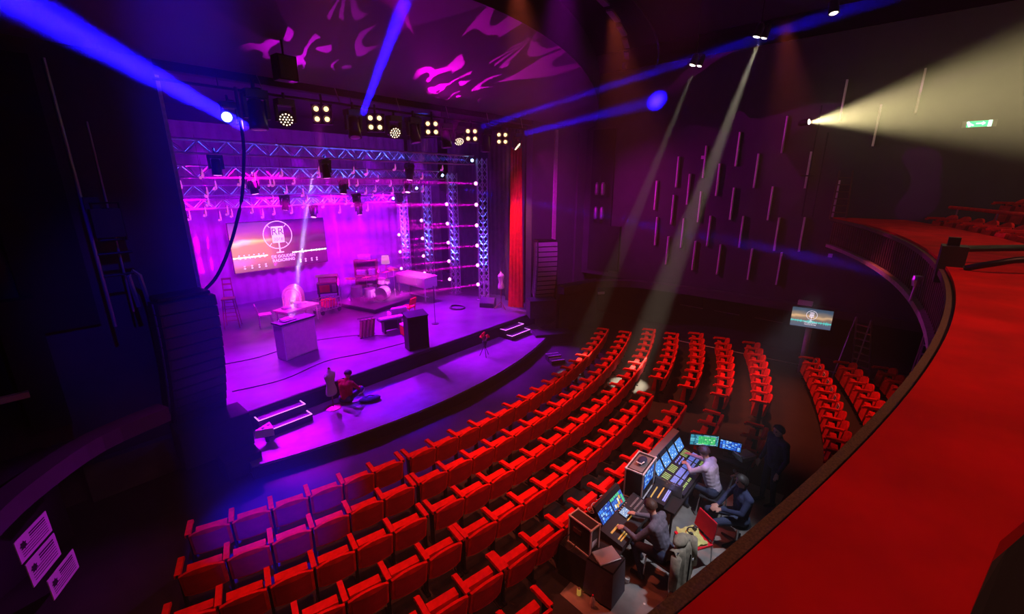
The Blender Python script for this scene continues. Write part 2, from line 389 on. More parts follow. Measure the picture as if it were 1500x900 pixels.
stage = struct(MB().box((8.2, 17.6, -.45), (16.4, 13.2, .9)).build('floor_stage', 'stage_floor'))
MB().box((8.2, 10.985, -.06), (11.5, .03, .10)).build('stage_edge', 'black_wood', stage)
MB().box((8.2, 10.98, -.46), (11.6, .03, .68)).build('stage_riser', 'black_matte', stage)
ap = MB(); N = 32
arc = [pol(16.02, -5.15 + 11.25 * i / N)[:2] for i in range(N + 1)]
ap.prism([(2.55, 10.96)] + arc + [(13.9, 10.96)], -.8, -.5)
apron = struct(ap.build('floor_apron', 'apron_floor'))
fr = MB(); sector(fr, 16.02, 16.06, -5.15 * 25 / 16.02, 6.1 * 25 / 16.02, -.8, -.53); fr.build('apron_fascia', 'black_matte', apron)
# proscenium, side walls, rear stage drape
wp = MB().box((-1.3, 11.35, 4.3), (7.5, .3, 10.2)); struct(wp.build('wall_proscenium_left', 'wall_dark'))
wr = struct(MB().box((16.1, 11.35, 4.3), (4.2, .3, 10.2)).build('wall_proscenium_right', 'wall_dark'))
hd = struct(MB().box((8.2, 11.4, 8.6), (11.8, .25, 2.4)).build('wall_header', 'wall_black'))
struct(MB().box((2.48, 11.9, 3.6), (.14, 1.1, 7.4)).build('trim_1', 'trim_pale'))
struct(MB().box((15.5, 11.17, 3.5), (.2, .06, 7.7)).build('trim_2', 'trim_pale'))
struct(MB().box((17.15, 11.15, 3.5), (.05, .1, 7.7)).build('trim_3', 'wall_dark'))
wall_r = struct(MB().box((18.05, 1.5, 5.4), (.3, 20, 8.6)).build('wall_right', 'wall_dark'))
struct(MB().box((18.6, 1.5, .0), (.3, 20, 2.4)).build('wall_right_lower', 'wall_black'))
struct(MB().box((-3.2, 1.5, 4.3), (.3, 20, 10.6)).build('wall_left', 'wall_black'))
struct(MB().box((7.5, -8.4, 4.3), (22, .3, 12)).build('wall_rear', 'wall_black'))
struct(MB().box((8.2, 23.4, 4.2), (18, .2, 8.4)).build('wall_stage_rear', 'wall_black'))
struct(MB().box((-.2, 17.4, 4.2), (.2, 12, 8.4)).build('wall_stage_left', 'wall_black'))
struct(MB().box((17.2, 17.4, 4.2), (.2, 12, 8.4)).build('wall_stage_right', 'wall_black'))
struct(MB().box((8.2, 17.5, 8.5), (18, 12, .2)).build('ceiling_stage', 'wall_black'))
struct(MB().box((7.5, 1.5, 10.7), (22, 20, .2)).build('ceiling', 'wall_black'))
# sloping canopy over the front of the stalls, edge concentric with the rows
def zc(y): return 7.55 + .36 * (11.2 - y)
cp = MB(); n = 30; rows = []
for j in range(2):
    row = []
    for i in range(n + 1):
        x = -3 + 20.9 * i / n
        yy = CY - math.sqrt(17.3 ** 2 - (x - CX) ** 2)
        y = 11.2 if j == 0 else yy
        row.append((x, y, zc(y)))
    rows.append(row)
top = [[(x, y, z + .12) for x, y, z in r] for r in rows]
cp.sheet(rows); cp.sheet([r[::-1] for r in top]); cp.sheet([top[1], rows[1]])
can = struct(cp.build('ceiling_canopy', 'canopy'))
fc = MB(); fc.sheet([[(x, y - .01, z + .9) for x, y, z in rows[1]], [(x, y - .01, z - .12) for x, y, z in rows[1]]])
fc.build('canopy_fascia', 'black_matte', can)
for k in range(7):            # lighting bridge bars and catwalk slats behind the canopy edge
    x = 9.5 + k * 1.15; y = CY - math.sqrt(16.55 ** 2 - (x - CX) ** 2) - 1.9
    MB().box((x, y, 9.6 - .02 * k), (.9, .16, .05), rz=math.atan2(x - CX, CY - y)).build('ceiling_slat', 'dull_metal', can)
MB().tube([pol(19.3, s)[:2] + (9.35,) for s in [-4 + i * .8 for i in range(18)]], .03).build('lighting_bar', 'black_metal', can)
# fins on the right wall: [y, z of bottom]
fins = [(6.95, 5.1), (5.95, 5.45), (4.85, 5.85), (3.45, 6.25), (5.4, 4.8), (4.15, 5.1), (6.9 - .45, 4.45), (7.75, 4.2), (4.85 - .05, 3.95),
        (5.95, 3.8), (7.0, 3.65), (7.6, 2.75), (6.5, 2.75), (5.5, 2.9), (4.35, 2.95), (3.2, 2.95), (7.05, 2.0), (5.95, 1.9), (5.0, 1.85), (3.9, 1.8),
        (3.55, 4.0), (2.45, 3.0), (2.6, 5.1), (2.0, 7.15), (1.05, 6.35), (.24, 7.2), (1.7, 4.2), (2.95, 1.75)]
fm = None
for y, z in fins:
    if fm is None:
        o = MB().box((0, 0, .58), (.16, .05, 1.16)).build('fin', 'fin_pale', wall_r); fm = o
    else:
        o = fm.copy(); COL.objects.link(o); o.parent = wall_r
    o.location = (17.84, y, z)
nb = MB().box((17.86, 9.75, 2.4), (.12, 1.0, 2.0)); nb.build('niche_panel', 'black_matte', wall_r)
MB().box((17.87, 10.3, 4.4), (.06, 1.1, 6.2)).build('niche_back', 'wall_black', wall_r)
for y, z in ((6.05, 6.2), (1.55, 2.95), (.2, 3.6)):
    MB().box((17.86, y, z), (.05, .12, .12)).build('wall_socket', 'paper', wall_r)
# side galleries: pale curved ledge and dark skirt
def gallery(name, pts, z, w, wall_x, sgn):
    top = MB()
    L = [Vector((x, y)) for x, y in pts]; a, b = [], []
    for i, p in enumerate(L):
        d = (L[min(i + 1, len(L) - 1)] - L[max(i - 1, 0)]).normalized(); nrm = Vector((-d.y, d.x)) * sgn
        a.append(p); b.append(p + nrm * w)
    for i in range(len(L) - 1):
        q = [a[i], a[i + 1], b[i + 1], b[i]]
        top.add([(v.x, v.y, z - .28) for v in q] + [(v.x, v.y, z) for v in q], [(3, 2, 1, 0), (4, 5, 6, 7), (0, 1, 5, 4), (1, 2, 6, 5), (2, 3, 7, 6), (3, 0, 4, 7)])
    o = struct(top.build(name, 'wall_dark'))
    fl = MB().prism([(v.x, v.y) for v in b] + [(wall_x, b[-1].y), (wall_x, b[0].y)], z - .3, z - .2); fl.build('gallery_deck', 'wall_black', o)
    return o
def smooth_pts(pts, n=4):
    out = []
    for i in range(len(pts) - 1):
        p0, p1, p2, p3 = [Vector(pts[max(0, min(len(pts) - 1, i + k))]) for k in (-1, 0, 1, 2)]
        for k in range(n):
            t = k / n
            out.append(tuple(.5 * ((2 * p1) + (p2 - p0) * t + (2 * p0 - 5 * p1 + 4 * p2 - p3) * t * t + (3 * p1 - p0 - 3 * p2 + p3) * t ** 3)))
    out.append(tuple(pts[-1])); return out
gallery('trim_4', smooth_pts([(14.2, 9.65), (15.2, 9.5), (16.25, 9.18), (17.0, 8.45), (17.35, 7.4), (17.5, 5.0), (17.5, 2.3), (17.5, -2.5)]), 1.22, .34, 18.5, 1)
gallery('trim_5', smooth_pts([(1.3, 9.75), (.32, 9.4), (-.42, 8.66), (-.9, 7.9), (-1.6, 6.4), (-2.2, 4.0)]), 1.22, .34, -3.1, -1)
struct(MB().box((15.6, 9.9, .2), (2.2, .2, 2.0), rz=R(-14)).build('wall_gallery_right', 'wall_dark'))
ms = MB().box((16.3, 9.15, .7), (.3, .06, .1), rz=R(-30)); tag(ms.build('notice_plate', 'paper'), 'small pale notice plate below the right side ledge', 'sign')
struct(MB().box((-1.6, 9.0, .1), (3.4, .15, 1.8), rz=R(45)).build('wall_gallery_left', 'wall_black'))
struct(MB().tube([(16.6, 6.4, FL + .03), (16.9, 3.4, FL + .03), (17.1, .8, FL + .03), (17.4, -2, FL + .03)], .02).build('trim_6', 'aluminium'))
# ---- balcony: fluted front, pale lower trim, red carpeted parapet top
def parw(s):
    x = pol(25, s)[0]
    t = max(0, min(1, (x - 2.0) / 6.5)); return 25.63 + 1.24 * t
bal = struct(sector(MB(), 25.5, 33, -11, 12.2, 3.1, 3.3, 60).build('floor_balcony', 'wall_black'))
pt = struct(sector(MB(), 25.19, parw, -9, 10.9, 4.12, 4.2, 90).build('trim_parapet', 'red_carpet'))
sector(MB(), 25.125, 25.185, -9, 10.9, 4.08, 4.16, 90).build('parapet_edge', 'trim_brown', pt)
sector(MB(), 25.15, 25.26, -9, 10.9, 3.22, 3.32, 90).build('lower_trim', 'trim_pale', pt)
sector(MB(), 25.26, 25.33, -9, 10.9, 3.32, 4.02, 90).build('front_panel', 'fluted_wood', pt)
fl0 = None
for k in range(72):
    s = -2 + k * .18
    x, y, a = pol(25.245, s)
    if fl0 is None:
        fl0 = MB().box((0, 0, .35), (.09, .05, .68)).build('flute', 'fluted_wood', pt); o = fl0
    else:
        o = fl0.copy(); COL.objects.link(o); o.parent = pt
    o.location = (x, y, 3.33); o.rotation_euler = (0, 0, a)
sector(MB(), lambda s: parw(s) - .06, parw, -9, 10.9, 3.3, 4.12, 60).build('inner_panel', 'black_matte', pt)
sector(MB(), 27.6, 28.6, -3, 12, 3.3, 3.75, 40).build('balcony_step', 'wall_black', bal)
sector(MB(), 28.6, 33, -3, 12, 3.3, 4.2, 40).build('balcony_step', 'wall_black', bal)
# ================================================================== SEATS
def seat_parts(pitch):
    hw = pitch / 2 - .02
    def y0(x, z): return -.05 - .20 * (z - .34) - .035 * (1 - (x / hw) ** 2)
    def ztop(x): return .745 + .10 * (1 - abs(x / hw) ** 2.2)
    b = MB(); C = 7; Zs = [0, .45, .85, 1]
    def pt(i, j, off):
        x = -hw + 2 * hw * i / (C - 1); z = .34 + (ztop(x) - .34) * Zs[j]
        edge = .6 if j == 3 or i in (0, C - 1) else 1
        return (x, y0(x, z) + off * edge, z)
    fr = [[pt(i, j, .035) for i in range(C)] for j in range(4)]; bk = [[pt(i, j, -.035) for i in range(C)] for j in range(4)]
    b.sheet(fr); b.sheet([r[::-1] for r in bk])
    b.sheet([fr[3], bk[3]]); b.sheet([bk[0], fr[0]])
    b.sheet([[r[0] for r in bk], [r[0] for r in fr]]); b.sheet([[r[-1] for r in fr], [r[-1] for r in bk]])
    back = b
    p = MB()
    p.sheet([[(x * .86, y0(x, z) - .044, z) for x in [hw - 2 * hw * i / 4 for i in range(5)]] for z in (.37, .56, .76)])
    c = MB().box((0, .12, .47), (2 * hw - .085, .13, .40), rx=R(8), top=.95)
    a = MB(); a.box((0, .08, .735), (.075, .36, .055)); a.box((0, .27, .71), (.07, .05, .04))
    st = MB(); st.box((0, .02, .36), (.035, .09, .70)); st.box((0, .03, .02), (.06, .2, .04)); st.box((0, -.11, .745), (.02, .03, .03))
    return back, p, c, a, st
SEATM = {}
def seat_mesh(pitch):
    if pitch not in SEATM:
        back, p, c, a, st = seat_parts(pitch); out = []
        for b, nm, m, sm in ((back, 'backrest', 'red_fabric', True), (p, 'back_panel', 'red_panel', True), (c, 'cushion', 'red_fabric', False), (a, 'armrest', 'red_fabric', False), (st, 'stand', 'black_metal', False)):
            me = bpy.data.meshes.new(nm); me.from_pydata(b.v, [], b.f); me.update(); me.materials.append(MATS[m])
            if sm: me.polygons.foreach_set('use_smooth', [True] * len(me.polygons))
            out.append(me)
        SEATM[pitch] = out
    return SEATM[pitch]
def seat(x, y, z, rz, pitch, label, group, last):
    bk, pn, cu, ar, st = seat_mesh(pitch)
    t = thing('theatre_seat', label, 'seat', (x, y, z), rz, group)
    o = obj('backrest', bk, t); obj('back_panel', pn, o)
    obj('cushion', cu, t); obj('armrest', ar, t, (-pitch / 2, 0, 0)); obj('stand', st, t, (-pitch / 2, 0, 0))
    if last: obj('armrest', ar, t, (pitch / 2, 0, 0)); obj('stand', st, t, (pitch / 2, 0, 0))
    return t
def row(r, s0, n, pitch, phrase, group, endword, flip=False):
    for i in range(n):
        x, y, a = pol(r, s0 + pitch * (i + .5))
        k = n - i if flip else i + 1
        lab = 'red theatre seat, %s %s %s' % (NUM[k], endword, phrase)
        seat(x, y, FL, a, pitch, lab, group, i == n - 1)
RR = {1: 18.17, 2: 19.0, 3: 19.82, 4: 20.62, 5: 21.45, 6: 22.28, 7: 23.2}
ORD = {1: 'front row', 2: 'second row', 3: 'third row', 4: 'fourth row', 5: 'fifth row', 6: 'sixth row', 7: 'seventh row'}
for k, sL, nL, sR, nR, pR in ((1, -6.68, 6, -3.03, 17, .582), (2, -6.99, 6, -3.38, 18, .582), (3, -7.32, 6, -3.68, 20, .585), (4, -6.12, 4, -3.70, 11, .587), (5, -5.52, 3, -3.70, 11, .592)):
    row(RR[k], sL, nL, .583, 'in %s, left of the double armrest' % ORD[k], 'seats in the ' + ORD[k], 'from the left')
    row(RR[k], sR, nR, pR, 'in %s, right of the double armrest' % ORD[k], 'seats in the ' + ORD[k], 'from the left')
row(RR[6], -5.52, 3, .59, 'in sixth row, left of the mixing position', 'seats in the sixth row', 'from the left')
row(RR[6], 1.75, 2, .59, 'in sixth row, between mixing position and aisle', 'seats in the sixth row', 'from the left')
row(RR[7], 1.79, 2, .59, 'in seventh row, behind the green-screened monitor', 'seats in the seventh row', 'from the left')
for k, s0, n, p in ((4, 3.92, 7, .60), (5, 3.90, 8, .605), (6, 4.0, 8, .60), (7, 4.28, 8, .59)):
    row(RR[k], s0, n, p, 'in %s, far side of the lit aisle' % ORD[k], 'seats beyond the aisle', 'from the aisle')
row(24.72, 1.9, 13, .52, 'of the front row under the balcony', 'seats under the balcony', 'from the wall end', True)
row(25.65, 4.75, 8, .524, 'of the second row under the balcony', 'seats under the balcony', 'from the wall end', True)
row(26.61, 7.1, 4, .53, 'of the third row under the balcony', 'seats under the balcony', 'from the wall end', True)
row(27.47, 8.3, 2, .53, 'of the fourth row under the balcony', 'seats under the balcony', 'from the wall end', True)
# printed sheets on seven seat backs of the first row under the balcony
for k in range(7):
    x, y, a = pol(24.72, 1.9 + .52 * (12 - k + .5))
    t = thing('seat_sheet', 'printed sheet on the seat back, %s from the wall end under the balcony' % NUM[k + 1], 'paper', (x, y, FL), a, 'printed sheets on seat backs')
    MB().box((0, -.108, .715), (.2, .004, .15), rx=R(11.3)).build('sheet', 'paper', t)
    MB().box((-.035, -.104, .715), (.085, .006, .12), rx=R(11.3)).box((.06, -.104, .715), (.04, .006, .11), rx=R(11.3)).build('print', 'ink', t)
# balcony seats
def balcony_row(r, s0, n, p, z, phrase):
    for i in range(n):
        x, y, a = pol(r, s0 + p * (i + .5))
        seat(x, y, z, a, .585, 'red balcony seat, %s from the side wall %s' % (NUM[n - i], phrase), 'seats on the balcony', i == n - 1)
balcony_row(27.05, 4.6, 8, .62, 3.62, 'behind the parapet')
balcony_row(28.15, 5.2, 7, .62, 4.06, 'in the upper row')
hr = thing('padded_rail', 'red padded rail running between the balcony seat rows', 'rail', pol(27.5, 7)[:2] + (3.75,))
def rel(pts, t): return [Vector(p) - t.location for p in pts]
MB().tube(rel([pol(27.52, 4.4 + i * .5)[:2] + (4.62,) for i in range(13)], hr), .045, 8).build('pad', 'red_fabric', hr)
for i in range(4):
    x, y, a = pol(27.52, 4.6 + i * 1.8); MB().cyl(rel([(x, y, 3.75)], hr)[0], rel([(x, y, 4.6)], hr)[0], .018).build('post', 'aluminium', hr)
# ================================================================== RIG
hb = thing('lighting_bar', 'long black lighting bar hung under the proscenium header', 'lighting bar', (8, 11.2, 7.2))
MB().cyl((-5.6, 0, 0), (5.5, 0, 0), .03).build('lower_tube', 'black_metal', hb)
MB().cyl((-3.7, 0, .38), (5.6, 0, .38), .022).build('upper_tube', 'dull_metal', hb)
for x in (-3.6, -1.8, 0, 1.8, 3.6, 5.4): MB().cyl((x, 0, 0), (x - .12, 0, .38), .012).build('hanger', 'dull_metal', hb)
for x in (-4.5, -1.5, 1.5, 4.5): MB().cyl((x, 0, 0), (x, 0, .9), .01).build('drop_wire', 'black_metal', hb)
def moving_head(loc, tgt, label, group, scale=1.0, glow=None):
    t = thing('moving_head', label, 'stage light', loc, 0, group)
    s = scale; d = (Vector(tgt) - Vector(loc)).normalized()
    MB().box((0, 0, .30 * s), (.34 * s, .26 * s, .12 * s)).build('base', 'black_plastic', t)
    MB().cyl((0, 0, .36 * s), (0, 0, .52 * s), .03 * s).box((0, 0, .375 * s), (.12 * s, .44, .02)).build('clamp', 'black_metal', t)
    MB().box((-.17 * s, 0, .10 * s), (.05 * s, .10 * s, .34 * s)).box((.17 * s, 0, .10 * s), (.05 * s, .10 * s, .34 * s)).box((0, 0, .25 * s), (.39 * s, .12 * s, .05 * s)).build('yoke', 'black_plastic', t)
    h = MB().lathe([(.09 * s, -.22 * s), (.12 * s, -.18 * s), (.125 * s, 0), (.14 * s, .14 * s), (.145 * s, .24 * s), (.12 * s, .245 * s)], 14).build('head', 'black_plastic', t, smooth=True)
    h.rotation_euler = d.to_track_quat('Z', 'Y').to_euler()
    MB().lathe([(.118 * s, .24 * s), (.10 * s, .252 * s), (.001, .258 * s)], 14).build('lens', glow or 'glass_bulb', h, smooth=True)
    return t
def led_wash(loc, tgt, label, group):
    t = thing('led_wash_light', label, 'stage light', loc, 0, group)
    d = (Vector(tgt) - Vector(loc)).normalized()
    MB().box((0, 0, .34), (.36, .28, .14)).build('base', 'black_plastic', t)
    MB().cyl((0, 0, .4), (0, 0, .55), .03).build('clamp', 'black_metal', t)
    MB().box((-.2, 0, .12), (.05, .1, .4)).box((.2, 0, .12), (.05, .1, .4)).box((0, 0, .28), (.44, .12, .04)).build('yoke', 'black_plastic', t)
    h = MB().lathe([(.10, -.18), (.16, -.10), (.18, .02), (.18, .06), (.16, .06)], 16).build('head', 'black_plastic', t, smooth=True)
    h.rotation_euler = d.to_track_quat('Z', 'Y').to_euler()
    for ring, n in ((0, 1), (.065, 6), (.13, 12)):
        for k in range(n):
            a = 2 * PI * k / n; MB().lathe([(.0155, 0), (.010, .012), (.001, .015)], 8, (ring * math.cos(a), ring * math.sin(a), .062)).build('led', 'led_warm', h)
    return t
def blinder(loc, label, group, rz=0):
    t = thing('blinder_light', label, 'stage light', loc, rz, group)
    MB().box((0, .07, 0), (.46, .14, .46)).build('housing', 'black_plastic', t)
    MB().box((0, .08, .33), (.05, .05, .26)).box((0, .08, .22), (.5, .03, .03)).build('bracket', 'black_metal', t)
    for sx in (-1, 1):
        for sz in (-1, 1):
            o = MB().lathe([(.098, 0), (.105, .02), (.085, .025), (.08, .01)], 14, (0, 0, 0)).build('lamp', 'steel', t, (sx * .115, 0, sz * .115), (R(90), 0, 0))
            MB().lathe([(.062, .004), (.05, .022), (.03, .032), (.001, .035)], 14).build('lens', 'lamp_warm', o, smooth=True)
    return t
G1 = 'fixtures on the proscenium bar'
HB = 11.17
for i, (x, z) in enumerate(((5.64, 6.9), (7.11, 6.84), (9.04, 6.87), (10.68, 6.79), (12.17, 6.79))):
    blinder((x, HB - .05, z), 'four-lamp warm blinder, %s from the left on the proscenium bar' % NUM[i + 1], G1, R(-38))
for i, (x, z, tg) in enumerate(((4.79, 6.72, (2.5, 5, 3)), (7.74, 6.66, (6, 4, 2.0)), (10.16, 6.6, (7.5, 6, 0)), (13.0, 6.6, (14.5, 8.5, 4)))):
    led_wash((x, HB, z), tg, 'round warm LED wash light, %s from the left on the proscenium bar' % NUM[i + 1], G1)
for i, (x, z, tg) in enumerate(((4.17, 6.75, (4.0, 10.4, 0)), (6.5, 6.68, (6.0, 10, 3)), (8.4, 6.68, (8.7, 10.2, 2)), (9.61, 6.62, (9.9, 10.4, 0)), (11.37, 6.58, (11.3, 11, 0)))):
    moving_head((x, HB, z), tg, 'black moving head, %s from the left on the proscenium bar' % NUM[i + 1], G1, 1.35 if i == 0 else 1.15)
moving_head((3.62, HB, 6.6), (.5, 6.3, 6.85), 'moving head throwing the bright blue beam to the upper left', G1, .9, 'lamp_blue')
sp = thing('hung_speaker', 'small dark speaker hung above the proscenium bar', 'speaker', (4.35, 9.9, 7.3))
MB().box((0, 0, .2), (.38, .3, .46)).build('cabinet', 'black_matte', sp); MB().box((0, -.155, .2), (.32, .02, .4)).build('grille', 'grille', sp); MB().cyl((0, 0, .4), (0, 0, .74), .02).build('bracket', 'black_metal', sp)
# trusses -----------------------------------------------------------
def truss(name, label, a, b, w, group, cat='truss', mtl='truss_metal'):
    a, b = Vector(a), Vector(b); d = (b - a); L = d.length; d.normalize()
    t = thing(name, label, cat, a, 0, group)
    q = d.to_track_quat('X', 'Z').to_matrix()
    cs = [Vector((0, sy * w / 2, sz * w / 2)) for sy in (-1, 1) for sz in (-1, 1)]
    for c in cs: MB().cyl(q @ c, q @ (c + Vector((L, 0, 0))), .024, n=6).build('chord', mtl, t)
    m = MB(); n = max(2, int(L / w))
    for i in range(n):
        x0, x1 = L * i / n, L * (i + 1) / n
        for (p, r_) in ((0, 1), (2, 3), (0, 2), (1, 3)):
            p_, r2 = (p, r_) if i % 2 else (r_, p)
            m.cyl(q @ (cs[p_] + Vector((x0, 0, 0))), q @ (cs[r2] + Vector((x1, 0, 0))), .012, n=4, cap=False)
            if name == 'tower_truss': m.cyl(q @ (cs[r2] + Vector((x0, 0, 0))), q @ (cs[p_] + Vector((x1, 0, 0))), .012, n=4, cap=False)
    m.build('lacing', mtl, t)
    return t
TY = [13.95, 15.9, 17.85, 19.85]; TZ = [6.18, 5.6, 5.02, 4.5]
DEP = ['nearest', 'second', 'third', 'rearmost']
for i in range(4):
    tr = truss('stage_truss', 'horizontal aluminium stage truss lit blue, %s from the proscenium' % ['first', 'second', 'third', 'fourth'][i], (3.0, TY[i], TZ[i]), (13.35, TY[i], TZ[i]), .34, 'trusses above the stage')
    MB().sphere((10.4, 0, 0), .065, 10, 6).build('end_lamp', 'lamp_blue', tr)
    spot('truss_uplight', (13.2, TY[i], TZ[i]), (3, TY[i], TZ[i]), 60000, (.04, .09, 1), 7, .6, .03)
LZ = [[.82 + .885 * k for k in range(6)], [.78 + .885 * k for k in range(5)], [.82 + .885 * k for k in range(4)], [.81 + .905 * k for k in range(3)]]
for i in range(4):
    tw = truss('tower_truss', 'vertical truss tower with pink lamps on the right, %s from the proscenium' % ['first', 'second', 'third', 'fourth'][i], (13.98, TY[i], .02), (13.98, TY[i], TZ[i] + .1), .30, 'truss towers')
    MB().box((0, 0, 0), (.55, .55, .03)).build('base_plate', 'dull_metal', tw)
    spot('tower_fill', (13.98, TY[i], .12), (13.98, TY[i], 6), 20000, (.04, .09, 1), 12, .6, .03)  # added blue spot, tints the tower lacing from below
    MB().cyl((-.36, 0, .1), (-.36, 0, TZ[i]), .015, n=6).build('lamp_pole', 'dull_metal', tw)
    for z in LZ[i]:
        o = MB().lathe([(.05, -.06), (.07, -.03), (.075, .03)], 10).build('lamp', 'black_metal', tw, (-.36, 0, z - .02), (0, R(-90), 0))
        MB().sphere((0, 0, .03), .08, 10, 6).build('bulb', 'lamp_pink', o, smooth=True)
        beam('tower_beam', (13.5, TY[i] - .02, z), (9, TY[i] + 1.0, z + .1), 130 if i < 3 else 50, (1, .0, .8), .07, 4.0)
for i, (x, y, z, tg) in enumerate(((4.0, 13.95, 5.7, (4.0, 14.3, 0)), (7.0, 13.95, 5.65, (7.6, 14.4, 0)), (10.2, 13.95, 5.6, (9.6, 14, 0)), (5.5, 15.9, 5.15, (6, 15.5, 0)), (8.6, 15.9, 5.1, (8.0, 16, 0)), (11.5, 15.9, 5.1, (10.0, 15, 0)), (7.2, 17.85, 4.5, (7, 18.5, 0)), (10.2, 17.85, 4.5, (10.8, 18.4, 0)), (12.4, 17.85, 4.5, (11.5, 18.0, 0)), (9.2, 19.85, 4.0, (8, 19, 0)), (11.4, 19.85, 4.0, (11.7, 19.4, 0)))):
    moving_head((x, y, z), tg, 'pink-lensed moving head, %s from the left under the %s stage truss' % (NUM[i % 3 + 1], ['first', 'second', 'third', 'fourth'][TY.index(y)]), 'moving heads under the trusses', .9, 'lamp_pink')
    dv = (Vector(tg) - Vector((x, y, z))).normalized() * .3
    if i in (1, 2, 3, 5, 7, 8, 10): beam('truss_beam', Vector((x, y, z)) + dv, tg, 130, (.8, .0, 1) if i % 2 else (.3, .0, 1), .1, 2.2)
# hanging bulb clusters
pc = None; rnd = random.Random(3)
for yy in (14.9, 16.3, 17.3, 18.8, 20.6):
    for k in range(12):
        x = 4.0 + k * .76 + rnd.uniform(-.25, .25); y = yy + rnd.uniform(-.35, .35)
        z = 5.55 - (yy - 14.9) * .27 + rnd.uniform(-.35, .3)
        if pc is None:
            t = thing('bulb_cluster', 'cluster of three small glass bulbs hanging over the stage', 'bulb', group='glass bulb clusters over the stage')
            MB().cyl((0, 0, 0), (0, 0, 1), .004, n=4).build('cord', 'cable', t, (0, 0, .1))
            MB().cyl((0, 0, .06), (0, 0, .12), .02).build('socket', 'brass', t)
            for q in range(3):
                a = q * 2 * PI / 3
                MB().lathe([(.008, .035), (.018, .015), (.03, -.02), (.023, -.042), (.001, -.052)], 10, (.045 * math.cos(a), .045 * math.sin(a), (.04 if q == 0 else -.01))).build('bulb', 'bulb_sheen', t, smooth=True)
            pc = t
        else: t = copy_tree(pc)
        t.location = (x, y, z); t.children[0].scale = (1, 1, 8.42 - z - .1)
# drapes -------------------------------------------------------------
def drape(name, label, p0, p1, z0, z1, m, folds, amp=.06, flare=0, st=False):
    p0, p1 = Vector(p0), Vector(p1); n = folds * 4; d = (p1 - p0); nr = Vector((-d.y, d.x)).normalized(); rows = []
    for zz, f in ((z0, 1 + flare), (z0 + (z1 - z0) * .33, 1 + flare * .5), (z0 + (z1 - z0) * .66, 1 + flare * .2), (z1, 1)):
        c = (p0 + p1) / 2; rows.append([tuple((c + (p0 + d * (i / n) - c) * f + nr * amp * math.sin(2 * PI * i / 4)).to_3d() + Vector((0, 0, zz))) for i in range(n + 1)])
    b = MB(); b.sheet(rows); b.sheet([[(Vector(p) + nr.to_3d() * .02) for p in r][::-1] for r in rows])
    o = b.build(name, m, smooth=True)
    return struct(o) if st else tag(o, label, 'curtain')
drape('wall_backdrop', '', (2.4, 21.7), (15.6, 21.7), 0, 7.6, 'backdrop', 30, .05, st=True)
drape('wing_curtain', 'dark wing curtain on stage right behind the truss towers', (15.0, 14.6), (15.3, 13.2), 0, 7.5, 'drape_dark', 6)
drape('wing_curtain', 'dark wing curtain beside the dress form on stage right', (14.6, 13.2), (15.2, 12.2), 0, 7.5, 'drape_dark', 5)
drape('wing_curtain', 'dark wing curtain on stage right at the rear towers', (15.2, 17.6), (15.4, 15.6), 0, 7.5, 'drape_dark', 8)
drape('wing_curtain', 'rearmost dark wing curtain on stage right', (15.3, 21.0), (15.4, 18.6), 0, 7.5, 'drape_dark', 8)
drape('wing_curtain', 'dark wing curtain behind the left edge of the stage opening', (1.6, 14.2), (2.7, 13.4), 0, 7.5, 'drape_dark', 5)
drape('red_curtain', 'narrow bright red curtain gathered at the right edge of the stage', (13.92, 12.25), (14.12, 11.85), 0.01, 6.9, 'red_drape', 4, .045, .55)
spot('red_curtain_light', (12.6, 11.3, 6.6), (14.0, 12.0, 2.6), 900, (1, .25, .2), 40, .7, .05)
# projection screen ---------------------------------------------------
scr = thing('projection_screen', 'wide stage screen showing a dusk landscape with a white microphone logo', 'screen', (8.27, 21.5, 1.44))
MB().box((0, .04, 1.08), (4.24, .05, 2.2)).build('panel', 'black_matte', scr)
screen_quad('picture', 'picture_stage', scr, (-2.1, 0, 0), (2.1, 0, 0), (2.1, 0, 2.16), (-2.1, 0, 2.16))
FR = Matrix.Rotation(R(90), 4, 'X')
lg = MB(); n = 40; cz = 1.52; rr = .64; cx = -.12
lg.v += [(cx + math.cos(2 * PI * k / n) * r_, -.012, cz + math.sin(2 * PI * k / n) * r_) for r_ in (rr, rr - .03) for k in range(n)]
lg.f += [(k, (k + 1) % n, n + (k + 1) % n, n + k) for k in range(n)]
lg.build('logo_ring', 'logo_white', scr)
MB().box((cx, -.014, cz + .02), (.52, .012, .74)).build('logo_plate', 'logo_white', scr)
MB().box((cx, -.014, cz - .56), (.045, .012, .45)).box((cx, -.014, cz - .80), (.32, .012, .05)).build('logo_stand', 'logo_white', scr)
for sx, sz in ((-1, 1), (1, 1), (-1, -1), (1, -1)): MB().box((cx + sx * .37, -.012, cz + sz * .42), (.18, .01, .02), ry=R(50) * sx * sz * -1).build('logo_ray', 'logo_white', scr)
text_mesh('lettering', 'RR', .46, 'ink', scr, Matrix.Translation((cx, -.024, cz + .14)) @ FR)
text_mesh('lettering', '2018', .22, 'ink', scr, Matrix.Translation((cx, -.024, cz - .2)) @ FR)
text_mesh('lettering', 'DE GOUDEN', .185, 'logo_white', scr, Matrix.Translation((cx + .12, -.016, .53)) @ FR)
text_mesh('lettering', 'RADIORING', .185, 'logo_white', scr, Matrix.Translation((cx + .12, -.016, .35)) @ FR)
for k in range(7):
    for dz in (.08, -.06):
        x = -1.85 + k * .2 if k < 6 else .9
        MB().sphere((x + (.03 if dz < 0 else 0), -.012, .66 + dz), .035, 8, 4, (1, .2, .8)).build('light_dot', 'logo_white', scr)
for x in (-1.7, -1.4, -1.1, -.82, .75, 1.0, 1.3, 1.55):
    for dz in (.26, .16): MB().sphere((x, -.012, dz), .04, 8, 4, (1, .2, .8)).build('light_dot', 'logo_white', scr)
